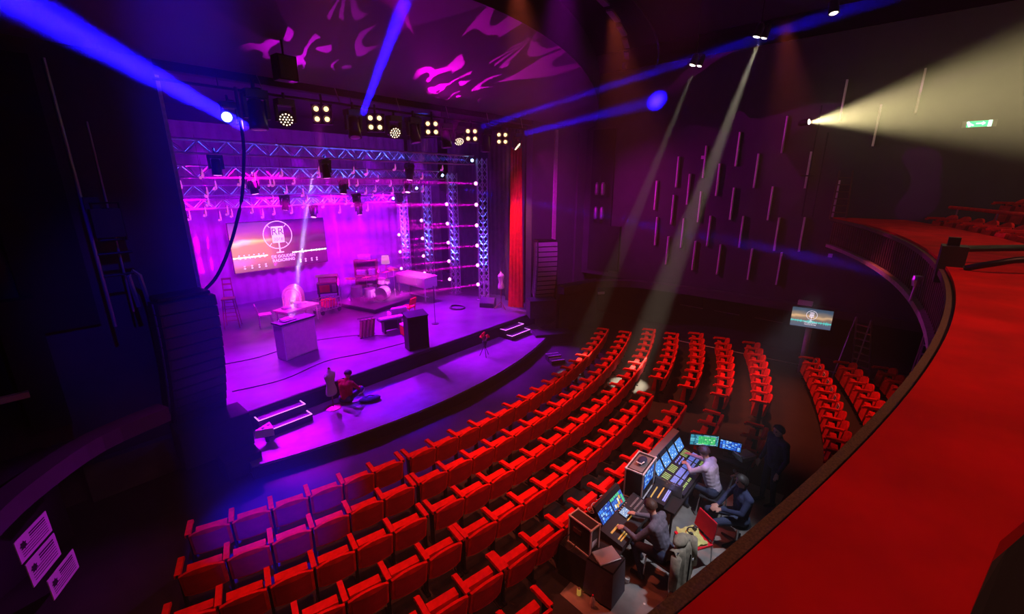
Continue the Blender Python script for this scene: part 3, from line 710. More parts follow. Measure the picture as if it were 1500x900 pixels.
# loudspeakers --------------------------------------------------------
def line_array(name, label, loc, rz, n, w, h, d, tilt0, dtilt, gm='grille'):
    t = thing(name, label, 'speaker', loc, rz)
    y, z, a = 0, n * h, tilt0
    for k in range(n):
        o = MB().box((0, 0, -h / 2), (w, d, h * .96), top=.985).build('cabinet', 'black_plastic', t, (0, y, z), (R(a), 0, 0))
        MB().box((0, -d / 2 - .004, -h / 2), (w * .94, .012, h * .84)).build('grille', gm, o)
        for sx in (-1, 1): MB().box((sx * (w / 2 + .012), -.1, -h / 2), (.02, .06, h * .9)).build('rigging_plate', 'dull_metal', o)
        y -= 0; y += math.sin(R(a)) * h; z -= math.cos(R(a)) * h; a += dtilt
    MB().box((0, .05, n * h + .05), (w * .9, .5, .06)).build('bumper_frame', 'black_metal', t)
    return t
line_array('line_array_speaker', 'tall black line array at the left edge of the stage', (2.0, 10.55, .42), R(8), 12, 1.0, .222, .62, 0, 2.0)
tag(bevel(MB().box((2.05, 10.5, -.02), (1.3, .75, .8)).build('subwoofer', 'black_matte'), .02), 'black subwoofer under the left line array', 'speaker')
tag(bevel(MB().box((2.3, 9.9, -.55), (.7, .6, .4)).build('speaker_plinth', 'black_matte'), .02), 'low black plinth before the left subwoofer', 'plinth')
line_array('line_array_speaker', 'line array with lit grille front right of the red curtain', (14.1, 10.55, .72), R(-32), 12, .85, .19, .5, -6, 2.2, 'grille_lit')
sb = thing('subwoofer', 'twin-driver subwoofer under the right line array', 'speaker', (13.75, 10.45, 0), R(-38))
MB().box((0, 0, .36), (1.1, .7, .72)).build('cabinet', 'black_plastic', sb)
for x in (-.27, .27): MB().lathe([(.2, 0), (.19, .02), (.1, .01), (.001, .015)], 16, (0, 0, 0)).build('driver', 'grille', sb, (x, -.35, .36), (R(90), 0, 0))
tag(bevel(MB().box((13.4, 9.6, -.6), (1.5, .7, .4), rz=R(-38)).build('speaker_plinth', 'black_matte'), .02), 'black plinth before the right subwoofer', 'plinth')
ff = thing('front_fill_speaker', 'small triangular front fill speaker beside the left steps', 'speaker', (2.98, 10.1, -.5), R(20))
MB().prism([(-.22, .12), (.2, .15), (.04, -.16)], .18, .38).build('cabinet', 'mannequin', ff); MB().cyl((0, .05, 0), (0, .05, .2), .04).build('foot', 'black_metal', ff)
for x in (-.06, .08): MB().lathe([(.04, 0), (.036, .01), (.001, .006)], 12, (x, .05, .38)).build('driver', 'ink', ff)
def wedge(label, loc, rz):
    t = thing('stage_monitor', label, 'speaker', loc, rz)
    b = MB(); x = .32; P = [(-.22, 0), (.25, 0), (.25, .18), (.02, .42), (-.22, .34)]
    b.add([(-x, p, q) for p, q in P] + [(x, p, q) for p, q in P], [(0, 1, 2, 3, 4)[::-1], (5, 6, 7, 8, 9)] + [(i, (i + 1) % 5, 5 + (i + 1) % 5, 5 + i) for i in range(5)])
    b.build('cabinet', 'black_plastic', t); MB().box((0, .14, .305), (.56, .30, .012), rx=R(-46)).build('grille', 'grille', t)
wedge('black wedge monitor speaker at the foot of the nearest truss tower', (13.35, 13.1, 0), R(120))
# steps -----------------------------------------------------------------
def steps(label, x0, x1, yb):
    t = thing('stage_steps', label, 'steps', ((x0 + x1) / 2, yb, -.5)); w = x1 - x0
    for k, (z, dep) in enumerate(((.33, .33), (.165, .66))):
        o = MB().box((0, -dep / 2, z / 2), (w, dep, z)).build('step', 'black_wood', t)
        MB().box((0, -dep + .015, z + .004), (w, .03, .012)).box((w / 2 - .015, -dep + .15, z + .004), (.03, .28, .012)).box((-w / 2 + .015, -dep + .15, z + .004), (.03, .28, .012)).build('nosing_strip', 'step_glow', o)
steps('black steps with lit pink nosings on the left of the apron', 2.98, 4.1, 10.94)
steps('black steps with lit nosings at the right end of the apron', 11.75, 12.85, 10.94)
t = thing('apron_steps', 'low black steps with outlined treads from apron to stalls', 'steps', (11.9, 8.7, FL), R(-30))
for k in range(2):
    o = MB().box((.1, -.25 - .3 * k, .1 - .03 * k), (.5, .28, .2 - .06 * k)).build('step', 'black_wood', t)
    for y in (-.12, .12): MB().box((.1, -.25 - .3 * k + y, .205 - .06 * k), (.48, .025, .01)).build('edge_strip', 'white_paint', o)
# thick feed cable over the stage opening -----------------------------------
tag(MB().tube(smooth_pts([(3.72, 10.9, 7.2), (3.70, 10.85, 6.2), (3.62, 10.85, 5.6), (3.45, 10.8, 4.9), (3.1, 10.8, 4.0), (2.75, 10.75, 3.4), (2.45, 10.7, 3.12)], 5), .035, 8).build('feed_cable', 'cable', smooth=True), 'thick black cable hanging from the bar to the left line array', 'cable')
# ================================================================== STAGE PROPS
def legs4(t, w, d, h, s, m, z0=0, splay=0):
    for sx in (-1, 1):
        for sy in (-1, 1):
            MB().cyl((sx * (w / 2 + splay), sy * (d / 2 + splay), z0), (sx * w / 2, sy * d / 2, h), s, n=8).build('leg', m, t)
# white presenter desk
t = thing('presenter_desk', 'white presenter desk with dark top at front left of the stage', 'desk', (5.33, 13.78, 0), R(12))
bevel(MB().box((0, 0, .56), (1.14, .44, 1.12)).build('body', 'white_paint', t), .01)
MB().box((0, -.226, .56), (1.06, .012, 1.04)).build('front_panel', 'cream', t)
MB().box((0, 0, 1.15), (1.2, .5, .05)).build('top', 'black_wood', t)
MB().box((-.2, -.02, 1.19), (.42, .24, .025)).build('ledge', 'black_plastic', t)
tag(MB().box((5.15, 13.88, 1.205), (.34, .22, .02), rz=R(18)).build('script_papers', 'paper'), 'white papers lying on the presenter desk', 'paper')
# black lectern at the stage edge
t = thing('black_lectern', 'tall black lectern with sloped top at the stage edge', 'lectern', (8.18, 11.36, 0), R(-14))
MB().box((0, 0, .57), (.70, .40, 1.14)).build('body', 'black_wood', t)
MB().box((0, .0, 1.17), (.74, .46, .03), rx=R(12)).build('top', 'black_plastic', t)
MB().box((0, -.206, .57), (.6, .012, 1.0)).build('front_panel', 'black_matte', t)
# tall stool-chair
t = thing('tall_chair', 'tall spindle-backed wooden high chair at the left of the stage', 'chair', (4.9, 18.4, 0), R(-25))
legs4(t, .34, .34, 1.1, .022, 'brown_wood', splay=.08)
MB().box((0, 0, 1.11), (.42, .42, .05)).build('seat', 'brown_wood', t)
MB().cyl((-.16, .18, 1.1), (-.13, .24, 1.85), .018).build('back_post', 'brown_wood', t); MB().cyl((.16, .18, 1.1), (.13, .24, 1.85), .018).build('back_post', 'brown_wood', t)
for z in (1.4, 1.62, 1.82): MB().box((0, .205 + (z - 1.4) * .06, z), (.32, .02, .07)).build('back_slat', 'brown_wood', t)
for z in (.3, .6, .85): MB().cyl((-.22, -.19, z), (.22, -.19, z), .013).build('rung', 'brown_wood', t); MB().cyl((-.2, .19, z + .06), (.2, .19, z + .06), .013).build('rung', 'brown_wood', t)
def side_chair(label, loc, rz, m='mannequin', h=.46, bh=.86):
    t = thing('stage_chair', label, 'chair', loc, rz)
    legs4(t, .38, .38, h, .016, m, splay=.03)
    MB().box((0, 0, h + .02), (.44, .44, .04)).build('seat', m, t)
    MB().box((0, .25, (h + bh) / 2 + .08), (.42, .03, bh - h - .1), rx=R(-14)).build('backrest', m, t)
    for sx in (-1, 1): MB().cyl((sx * .19, .2, h), (sx * .19, .31, bh), .014).build('back_post', m, t)
    return t
side_chair('pale side chair left of the low stage table', (5.75, 17.5, 0), R(75))
t = side_chair('red leather chair behind the black lectern', (10.0, 14.35, 0), R(200), 'red_drape', .44, .82)
# table with papers
t = thing('stage_table', 'low pink-lit table with papers behind the presenter desk', 'table', (6.75, 17.0, 0), R(18))
legs4(t, 1.3, .62, .62, .03, 'cream'); MB().box((0, 0, .64), (1.5, .78, .05)).build('table_top', 'cream', t); MB().box((0, 0, .57), (1.34, .66, .08)).build('apron_rail', 'cream', t)
for i, (x, y, w, h, lb) in enumerate(((6.35, 16.95, .3, .08, 'flat white box on the low stage table'), (6.75, 16.85, .2, .2, 'white cube on the low stage table'), (7.0, 17.15, .36, .06, 'pink folded cloth on the low stage table'))):
    tag(bevel(MB().box((x, y, .666 + h / 2), (w, .24, h), rz=.3 * i).build('table_prop', 'paper' if i < 2 else 'mannequin'), .01), lb, 'box')
# radio cabinet / jukebox
t = thing('jukebox', 'vintage jukebox with rounded top and pale curved ribs', 'jukebox', (7.45, 18.95, 0), R(-35))
MB().box((0, 0, .32), (.78, .5, .64)).build('cabinet', 'cream', t)
b = MB(); n = 12
b.add([(.39 * math.cos(PI * k / n), yy, .64 + .46 * math.sin(PI * k / n)) for yy in (-.25, .25) for k in range(n + 1)], [tuple(range(n + 1))[::1], tuple(range(n + 1, 2 * n + 2))[::-1]] + [(k, n + 1 + k, n + 2 + k, k + 1) for k in range(n)]); b.build('rounded_top', 'mannequin', t)
for rr_ in (.36, .27): MB().tube([(rr_ * math.cos(PI * k / 10), -.27, .62 + rr_ * 1.15 * math.sin(PI * k / 10)) for k in range(11)], .025).build('rib', 'white_paint', t)
for x in (-.3, -.12, .12, .3): MB().cyl((x, -.27, .08), (x, -.27, .6), .03).build('pilaster', 'white_paint', t)
MB().lathe([(.13, 0), (.12, .02), (.001, .03)], 14).build('speaker_grille', 'brass', t, (0, -.25, .34), (R(90), 0, 0))
# amplifier stack
t = thing('amplifier_stack', 'stack of amplifiers with a red speaker panel on a stand', 'amplifier', (8.95, 18.85, 0), R(-30))
legs4(t, .78, .42, .5, .02, 'black_metal')
MB().box((0, 0, .74), (.86, .48, .46)).build('lower_cabinet', 'black_plastic', t); MB().box((-.12, -.245, .74), (.42, .02, .32)).build('red_panel', 'red_drape', t); MB().box((.28, -.245, .74), (.18, .02, .34)).build('control_panel', 'dull_metal', t)
MB().box((.05, 0, 1.12), (.8, .44, .28)).build('upper_cabinet', 'brown_wood', t); MB().box((.05, -.225, 1.12), (.7, .015, .2)).build('front_cloth', 'mannequin', t); MB().box((0, 0, 1.28), (.9, .5, .03)).build('lid', 'cream', t)
MB().cyl((.5, 0, 0), (.5, 0, 1.32), .015).build('side_post', 'aluminium', t)
# wire cart
t = thing('wire_cart', 'low wire-framed cart beside the low stage table', 'cart', (8.2, 17.55, 0), R(10))
for z in (.18, .62):
    MB().tube([(-.5, -.25, z), (.5, -.25, z), (.5, .25, z), (-.5, .25, z), (-.5, -.25, z)], .016).build('frame_ring', 'aluminium', t)
for k in range(8):
    x = -.5 + k / 7; MB().cyl((x, -.25, .18), (x + .06, -.25, .62), .008).build('wire', 'aluminium', t); MB().cyl((x, .25, .18), (x + .06, .25, .62), .008).build('wire', 'aluminium', t)
for x in (-.4, .4):
    for y in (-.25, .25): MB().lathe([(.09, -.015), (.1, 0), (.09, .015)], 12).build('wheel', 'black_plastic', t, (x, y, .1), (R(90), 0, 0))
MB().box((.1, 0, .4), (.5, .36, .3)).build('cloth_bundle', 'red_drape', t)
# display shelf with radios and a fringe box
t = thing('display_shelf', 'dark open display shelf behind the drum kit', 'shelf', (11.85, 20.45, 0), R(-48))
for x in (-.55, .55): MB().box((x, 0, .72), (.05, .36, 1.44)).build('side_panel', 'brown_wood', t)
for z in (.1, .62, 1.42): MB().box((0, 0, z), (1.15, .38, .05)).build('shelf_board', 'brown_wood', t)
MB().box((0, .17, .75), (1.1, .02, 1.3)).build('back_panel', 'black_wood', t)
def retro_radio(label, loc, rz, w, h, m):
    t = thing('retro_radio', label, 'radio', loc, rz)
    bevel(MB().box((0, 0, h / 2), (w, .2, h)).build('case', m, t), .03, 3)
    MB().box((-w * .2, -.104, h / 2), (w * .45, .01, h * .7)).build('speaker_cloth', 'mannequin', t)
    MB().lathe([(h * .3, 0), (h * .28, .015), (.001, .02)], 14).build('dial', 'white_paint', t, (w * .26, -.1, h / 2), (R(90), 0, 0))
ca, sa = math.cos(R(-48)), math.sin(R(-48))
for dx, z, w, h, m, lb in ((-.25, .645, .5, .26, 'cream', 'cream retro radio on the middle board of the display shelf'), (.3, .645, .34, .32, 'white_paint', 'white retro radio on the right of the display shelf'), (-.05, 1.445, .62, .26, 'mannequin', 'pink retro radio on top of the display shelf')):
    retro_radio(lb, (11.85 + dx * ca, 20.45 + dx * sa, z), R(-48), w, h, m)
# floor lamp
t = thing('floor_lamp', 'floor lamp with a glowing pink drum shade beside the piano', 'lamp', (12.1, 19.0, 0))
MB().lathe([(.16, 0), (.16, .02), (.03, .05)], 16).build('base', 'brass', t); MB().cyl((0, 0, .04), (0, 0, 1.45), .014).build('pole', 'brass', t)
MB().lathe([(.21, 1.38), (.17, 1.78), (.16, 1.78), (.2, 1.38)], 20).build('shade', 'lamp_shade', t, smooth=True)
# drum riser and kit
t = thing('drum_riser', 'low dark drum riser in the middle of the stage', 'platform', (10.35, 17.25, 0), R(12))
MB().box((0, 0, .17), (2.5, 2.4, .04)).build('deck', 'stage_floor', t); MB().box((0, 0, .08), (2.44, 2.34, .15)).build('skirt', 'black_matte', t)
DZ = .19
def drum(name, label, loc, r, h, rot=(0, 0, 0), legs=True):
    t = thing(name, label, 'drum', loc); t.rotation_euler = rot
    MB().lathe([(r, 0), (r, h)], 20).build('shell', 'white_paint', t, smooth=False)
    for z in (0, h): MB().lathe([(r, z - .015), (r + .015, z - .01), (r + .015, z + .01), (r, z + .015)], 20).build('hoop', 'aluminium', t)
    MB().lathe([(r * .98, h + .004), (.001, h + .008)], 20).build('drumhead', 'paper', t)
    for k in range(6):
        a = 2 * PI * k / 6; MB().cyl((math.cos(a) * (r + .012), math.sin(a) * (r + .012), .03), (math.cos(a) * (r + .012), math.sin(a) * (r + .012), h - .03), .006, n=5).build('lug', 'aluminium', t)
    if legs:
        for k in range(3):
            a = 2 * PI * k / 3 + .5; MB().cyl((math.cos(a) * r, math.sin(a) * r, h * .5), (math.cos(a) * (r + .05), math.sin(a) * (r + .05), -(loc[2] - DZ)), .009, n=6).build('leg', 'aluminium', t)
drum('floor_tom', 'white floor tom at the left of the drum kit', (9.75, 17.8, DZ + .18), .24, .44)
drum('floor_tom', 'white floor tom in the middle of the drum kit', (10.05, 17.2, DZ + .18), .22, .40)
drum('bass_drum', 'white bass drum lying on its side in the drum kit', (10.75, 17.1, DZ + .30), .29, .44, (R(90), 0, R(-60)), False)
drum('rack_tom', 'white rack tom above the bass drum', (10.75, 17.35, DZ + .66), .17, .22, (R(12), 0, 0), False)
drum('snare_drum', 'shallow snare drum at the right of the kit', (11.15, 17.6, DZ + .55), .18, .15)
def cymbal(label, x, y, h, r, tilt):
    t = thing('cymbal', label, 'cymbal', (x, y, DZ))
    for k in range(3):
        a = 2 * PI * k / 3; MB().cyl((math.cos(a) * .28, math.sin(a) * .28, .01), (0, 0, .35), .009, n=6).build('leg', 'aluminium', t)
    MB().cyl((0, 0, .25), (0, 0, h), .012, n=8).build('stand', 'aluminium', t)
    MB().lathe([(.001, .03), (.03, .028), (.045, .008), (r, -.012), (r, -.016), (.04, .0), (.001, .02)], 24).build('plate', 'brass', t, (0, 0, h), (R(tilt), R(tilt * .5), 0), True)
cymbal('large crash cymbal on the right of the drum kit', 11.3, 17.15, 1.28, .26, 10)
cymbal('ride cymbal below the large crash cymbal', 11.38, 17.85, 1.05, .28, -8)
cymbal('low cymbal at the left of the drum kit', 9.7, 18.15, .95, .24, 6)
cymbal('cymbal in the middle of the drum kit', 10.25, 17.75, .98, .22, -6)
t = thing('drum_stool', 'round drum stool behind the kit', 'stool', (10.6, 18.1, DZ))
MB().lathe([(.16, .46), (.17, .5), (.15, .54)], 16).build('seat', 'black_plastic', t); MB().cyl((0, 0, .1), (0, 0, .46), .02).build('post', 'aluminium', t)
for k in range(3): MB().cyl((.25 * math.cos(k * 2.1), .25 * math.sin(k * 2.1), 0), (0, 0, .25), .01).build('leg', 'aluminium', t)
# white upright electric piano facing stage left
t = thing('console_piano', 'white stage piano with a scuffed front panel on tapered legs', 'piano', (12.25, 16.75, 0), R(-88))
bevel(MB().box((0, 0, .86), (2.1, .75, .46)).build('case', 'white_paint', t), .015)
MB().box((0, .02, 1.11), (2.14, .72, .04), rx=R(3)).build('lid', 'cream', t)
MB().box((-.15, -.385, .86), (1.3, .02, .34)).build('front_panel', 'mannequin', t)
for x in (-.95, .95):
    for y in (-.3, .3): MB().cyl((x, y, .64), (x * 1.02, y, 0), .045, .025, 8).build('leg', 'white_paint', t)
MB().box((0, -.1, .16), (1.9, .06, .05)).build('stretcher', 'white_paint', t)
for k in range(3): MB().box((-.1 + .1 * k, -.22, .08), (.04, .2, .02)).build('pedal', 'brass', t)
# bench, rack of slats, cube stool, cables
t = thing('keyboard_bench', 'low dark bench carrying a keyboard beside the black lectern', 'bench', (8.58, 13.4, 0), R(-12))
MB().box((0, 0, .5), (.95, .36, .06)).build('top', 'black_plastic', t)
MB().box((-.3, 0, .24), (.06, .3, .46)).box((.3, 0, .24), (.06, .3, .46)).build('leg', 'black_metal', t)
MB().box((0, 0, .545), (.85, .22, .03)).build('key_bed', 'white_paint', t); MB().box((-.05, .06, .28), (.5, .24, .36)).build('storage_box', 'black_matte', t)
t = thing('guitar_rack', 'small slatted rack standing left of the keyboard bench', 'rack', (7.68, 13.55, 0), R(-15))
for k in range(4): MB().box((-.2 + k * .13, 0, .33), (.06, .26, .62), ry=R(8)).build('slat', 'brown_wood', t)
for y in (-.14, .14): MB().cyl((-.32, y, .03), (.3, y, .03), .015).build('rail', 'black_metal', t); MB().cyl((-.28, y, .66), (.28, y, .66), .012).build('rail', 'black_metal', t)
t = thing('cube_stool', 'pink cube stool with pale cushion next to the black lectern', 'stool', (8.75, 12.75, 0), R(-10))
bevel(MB().box((0, 0, .17), (.34, .34, .34)).build('body', 'red_drape', t), .01); bevel(MB().box((0, 0, .37), (.36, .36, .07)).build('cushion', 'white_paint', t), .02)
t = thing('upholstered_puff', 'pale upholstered armchair behind the keyboard bench', 'armchair', (9.2, 13.9, 0), R(160))
bevel(MB().box((0, 0, .24), (.6, .56, .3)).build('seat', 'mannequin', t), .06, 3); bevel(MB().box((0, .24, .52), (.6, .14, .5), rx=R(-10)).build('backrest', 'mannequin', t), .05, 3)
for sx in (-1, 1): bevel(MB().box((sx * .3, 0, .42), (.1, .5, .2)).build('arm', 'mannequin', t), .03)
def cablerun(label, pts, r=.012):
    tag(MB().tube(smooth_pts(pts, 5), r, 5).build('floor_cable', 'cable', smooth=True), label, 'cable')
cablerun('black cable snaking across the front of the stage floor', [(3.0, 12.4, .012), (4.2, 12.15, .012), (5.6, 12.5, .012), (6.8, 12.2, .012), (8.2, 12.0, .012)])
cablerun('black cable running behind the presenter desk', [(3.4, 14.6, .012), (4.4, 14.4, .012), (5.9, 14.6, .012), (7.4, 14.0, .012), (8.2, 13.0, .012)])
cablerun('coiled cable heap on the stage floor left of the wedge monitor', [(12.25 + .35 * math.cos(a * .9) * (1 - a * .02), 13.9 + .35 * math.sin(a * .9), .012 + .003 * a) for a in range(18)], .02)
t = thing('mic_stand', 'thin black microphone stand right of the black lectern', 'microphone stand', (10.2, 12.9, 0))
MB().cyl((0, 0, .02), (0, 0, 1.35), .01).build('pole', 'black_metal', t); MB().lathe([(.14, 0), (.14, .02), (.02, .03)], 14).build('base', 'black_metal', t); MB().lathe([(.018, 0), (.03, .1), (.03, .15), (.01, .18)], 10, (0, 0, 1.35)).build('microphone', 'dull_metal', t)
# dress forms
def dress_form(label, loc, h, rz, round_base):
    t = thing('dress_form', label, 'mannequin', loc, rz); k = h - .72
    MB().lathe([(.155, 0), (.175, .05), (.165, .14), (.12, .28), (.15, .42), (.175, .52), (.17, .58), (.11, .64), (.05, .67), (.045, .72), (.02, .74)], 20, (0, 0, k), 1, .72).build('torso', 'mannequin', t, smooth=True)
    MB().sphere((-.165, 0, k + .55), .05, 10, 6).sphere((.165, 0, k + .55), .05, 10, 6).build('shoulder_cap', 'mannequin', t, smooth=True)
    MB().cyl((0, 0, .05), (0, 0, k + .02), .02).build('pole', 'brown_wood', t)
    if round_base: MB().lathe([(.2, 0), (.2, .02), (.04, .05)], 18).build('base', 'brass', t)
    else:
        for q in range(3): MB().cyl((.3 * math.cos(q * 2.1), .3 * math.sin(q * 2.1), .01), (0, 0, .32), .018).build('leg', 'brown_wood', t)
    MB().lathe([(.035, 0), (.03, .04), (.001, .06)], 10, (0, 0, h)).build('neck_cap', 'brown_wood', t)
dress_form('pink-lit dress form on a tripod by the red curtain', (13.45, 12.4, 0), 1.62, R(20), False)
dress_form('white dress form on a round base at the front of the apron', (4.75, 10.5, -.5), 1.12, R(30), True)
# flowers on a stand
t = thing('flower_stand', 'bunch of red flowers on a dark stand on the apron', 'flowers', (9.99, 10.0, -.5))
for q in range(3): MB().cyl((.18 * math.cos(q * 2.1), .18 * math.sin(q * 2.1), 0), (0, 0, .42), .012).build('leg', 'black_metal', t)
MB().lathe([(.05, .38), (.09, .5), (.08, .56)], 12).build('vase', 'black_plastic', t)
for k in range(16):
    a, e = rnd.uniform(0, 2 * PI), rnd.uniform(.1, 1); p = (.15 * e * math.cos(a), .15 * e * math.sin(a), .62 + .26 * (1 - e * .6) * rnd.uniform(.6, 1))
    MB().sphere(p, .04, 8, 5, (1, 1, .8)).build('flower', 'red_drape', t); MB().cyl((0, 0, .52), p, .005, n=4).build('stem', 'khaki', t)
# ================================================================== MIXING POSITION
GF = 'mixing position gear'
def tabletop(name, label, x0, x1, y0, y1, z, cloth=True):
    t = thing(name, label, 'table', ((x0 + x1) / 2, (y0 + y1) / 2, FL)); w, d, h = x1 - x0, y1 - y0, z - FL
    MB().box((0, 0, h - .02), (w, d, .04)).build('table_top', 'black_matte', t)
    for sx in (-1, 1):
        for sy in (-1, 1): MB().cyl((sx * (w / 2 - .06), sy * (d / 2 - .06), 0), (sx * (w / 2 - .06), sy * (d / 2 - .06), h - .04), .02, n=8).build('leg', 'black_metal', t)
    if cloth: MB().box((0, d / 2 - .01, h / 2), (w, .012, h - .06)).build('drape_cloth', 'drape_dark', t)
    return t
tabletop('console_table', 'black draped table carrying the lighting console', 5.1, 6.48, 2.3, 2.98, -.16)
tabletop('console_table', 'long black table carrying the large audio console', 6.5, 8.45, 2.0, 2.95, -.16)
tabletop('console_table', 'small black table at the right end of the mixing position', 8.5, 9.1, 1.35, 2.3, -.06)
t = tabletop('laptop_table', 'small black cloth-covered table with a closed laptop', 4.72, 5.08, 2.2, 2.62, -.13)
b = MB(); rw = []
for z, f in ((-.60, 1.12), (-.3, 1.05), (0, 1.0)):
    rw.append([(.19 * f * c + .015 * math.sin(9 * k) * (1 - z / -.6 if 0 else -z), .22 * f * s_, .645 + z) for k, (c, s_) in enumerate(((-1, -1), (-.5, -1), (0, -1), (.5, -1), (1, -1), (1, -.3), (1, .3), (1, 1), (0, 1), (-1, 1), (-1, .3), (-1, -.3), (-1, -1)))])
b.sheet(rw); b.build('skirt_cloth', 'drape_dark', t)
t = thing('laptop', 'closed silver laptop on the small black table', 'laptop', (4.92, 2.42, -.125), R(-28)); bevel(MB().box((0, 0, .012), (.36, .26, .02)).build('body', 'silver', t), .006); MB().box((0, 0, .025), (.352, .252, .006)).build('lid', 'silver', t)
# lighting console ------------------------------------------------------
def sloped(y): return -.12 + .22 * y       # console panel height in local coords
def console(name, label, loc, w, d, back_h):
    t = thing(name, label, 'console', loc)
    b = MB(); P = [(-d / 2, 0), (d / 2, 0), (d / 2, .16), (-d / 2, .07)]
    b.add([(-w / 2, p, q) for p, q in P] + [(w / 2, p, q) for p, q in P], [(3, 2, 1, 0), (4, 5, 6, 7)] + [(i, (i + 1) % 4, 4 + (i + 1) % 4, 4 + i) for i in range(4)])
    b.build('body', 'black_plastic', t)
    return t
def on_panel(d, y): return .07 + .09 * (y + d / 2) / d
def panel_box(t, nm, m, x, y, w, l, d, h=.012):
    return MB().box((x, y, on_panel(d, y) + h / 2), (w, l, h), rx=math.atan(.09 / d)).build(nm, m, t)
lc = console('lighting_console', 'black lighting console with two tilted screens in front of the seated operator', (5.78, 2.50, -.16), 1.16, .40, .3)
D = .40
def tilted_screens(t, xs, ww, y, z, h, m, lean=.16, depth=.05, frame='black_plastic'):
    for i, x in enumerate(xs):
        o = MB().add([(x - ww / 2 - .015, y, z - .015), (x + ww / 2 + .015, y, z - .015), (x + ww / 2 + .015, y + lean, z + h + .015), (x - ww / 2 - .015, y + lean, z + h + .015)] +
                     [(x - ww / 2 - .015, y + depth, z - .015), (x + ww / 2 + .015, y + depth, z - .015), (x + ww / 2 + .015, y + lean + depth, z + h + .015), (x - ww / 2 - .015, y + lean + depth, z + h + .015)],
                     [(0, 1, 2, 3), (7, 6, 5, 4), (0, 4, 5, 1), (1, 5, 6, 2), (2, 6, 7, 3), (3, 7, 4, 0)]).build('screen', frame, t)
        e = .004
        screen_quad('display', m[i], o, (x - ww / 2, y - e, z), (x + ww / 2, y - e, z), (x + ww / 2, y + lean - e, z + h), (x - ww / 2, y + lean - e, z + h))
tilted_screens(lc, (-.30, .09), .36, .20, .18, .23, ('ui_blue', 'ui_colour'))
for x, y, w, l, m in ((-.38, .04, .24, .03, 'fader_yellow'), (-.36, -.09, .30, .022, 'fader_yellow'), (-.36, -.13, .30, .022, 'fader_yellow'), (.0, -.02, .14, .018, 'fader_yellow')): panel_box(lc, 'fader_bank', m, x, y, w, l, D)
o = panel_box(lc, 'touch_screen', 'black_plastic', .04, .08, .20, .14, D, .014)
z = on_panel(D, .08)
screen_quad('display', 'ui_pale', o, (-.05, .015, z - .012 + .016), (.13, .015, z - .012 + .016), (.13, .145, z + .018 + .016), (-.05, .145, z + .018 + .016))
for ix in range(9):
    for iy in range(3): panel_box(lc, 'key', 'dull_metal', .24 + ix * .035, -.06 + iy * .07, .02, .03, D, .01)
for ix in range(5): MB().cyl((-.02 + ix * .06, .16, on_panel(D, .16)), (-.02 + ix * .06, .16, on_panel(D, .16) + .03), .014, n=8).build('knob', 'dull_metal', lc)
# audio console -----------------------------------------------------------
ac = console('audio_console', 'large audio mixing console with four screens and lit fader rows', (7.66, 2.28, -.16), 1.36, .52, .3); D = .52
tilted_screens(ac, (-.5, -.165, .17, .5), .27, .25, .19, .24, ('ui_cyan',) * 4, .15)
MB().box((0, .46, .47), (1.36, .13, .03), rx=R(8)).build('hood', 'dull_metal', ac); MB().box((0, .46, .25), (1.36, .06, .44)).build('rear_cover', 'black_plastic', ac)
for q in range(4):
    x0 = -.62 + q * .325
    for k in range(5 if q != 2 else 0): panel_box(ac, 'meter_strip', 'fader_green', x0 + k * .05 + .03, .16, .016, .13, D)
    for k in range(8): panel_box(ac, 'fader', 'fader_white', x0 + k * .037 + .02, .01, .015, .10, D)
    for k in range(8): panel_box(ac, 'fader', 'fader_white', x0 + k * .037 + .02, -.09, .012, .05, D)
    for k in range(6 if q % 3 != 1 else 3): panel_box(ac, 'button_row', 'fader_green' if q != 2 else 'fader_white', x0 + k * .05 + .03, -.18, .022, .04, D)
for k in range(8): MB().cyl((.06 + (k % 4) * .07, .12 + (k // 4) * .07, on_panel(D, .15)), (.06 + (k % 4) * .07, .12 + (k // 4) * .07, on_panel(D, .15) + .03), .016, n=8).build('knob', 'fader_white', ac)
spot('console_spot', (7.66, 1.9, .9), (7.66, 2.35, 0), 14, (.15, .2, 1), 100, .8, .1)  # unseen blue spot above the desk, lights the console from outside
# flight-cased monitor ------------------------------------------------------
def case_edges(t, w, d, h, z0=0):
    for sx in (-1, 1):
        for sy in (-1, 1): MB().box((sx * w / 2, sy * d / 2, z0 + h / 2), (.022, .022, h)).build('edge_profile', 'case_edge', t)
        for zz in (z0, z0 + h): MB().box((sx * w / 2, 0, zz), (.022, d, .022)).build('edge_profile', 'case_edge', t)
    for sy in (-1, 1):
        for zz in (z0, z0 + h): MB().box((0, sy * d / 2, zz), (w, .022, .022)).build('edge_profile', 'case_edge', t)
    for sx in (-1, 1):
        for sy in (-1, 1):
            for zz in (z0, z0 + h): MB().sphere((sx * w / 2, sy * d / 2, zz), .026, 8, 6).build('ball_corner', 'case_edge', t)
t = thing('flight_case_monitor', 'flight case with aluminium edges holding a blue monitor between the consoles', 'monitor', (6.68, 2.74, -.16), R(4))
MB().box((0, 0, .29), (.60, .30, .56)).build('case', 'black_wood', t); case_edges(t, .62, .32, .57)
o = MB().box((0, -.156, .36), (.5, .012, .34)).build('bezel', 'black_plastic', t); screen_quad('display', 'ui_blue', o, (-.23, -.164, .21), (.23, -.164, .21), (.23, -.164, .51), (-.23, -.164, .51))
MB().box((-.02, 0, .575), (.5, .24, .01)).build('lid_panel', 'dull_metal', t)
t = thing('gaffer_pouch', 'dark cloth pouch on top of the flight case monitor', 'pouch', (6.68, 2.72, .428)); MB().sphere((0, 0, .05), .11, 12, 8, (1.1, .7, .45)).build('bag', 'navy_cloth', t, smooth=True); MB().tube([(-.12, .06, .05), (-.14, -.04, .06), (-.06, -.06, .07)], .012).build('strap', 'paper', t)
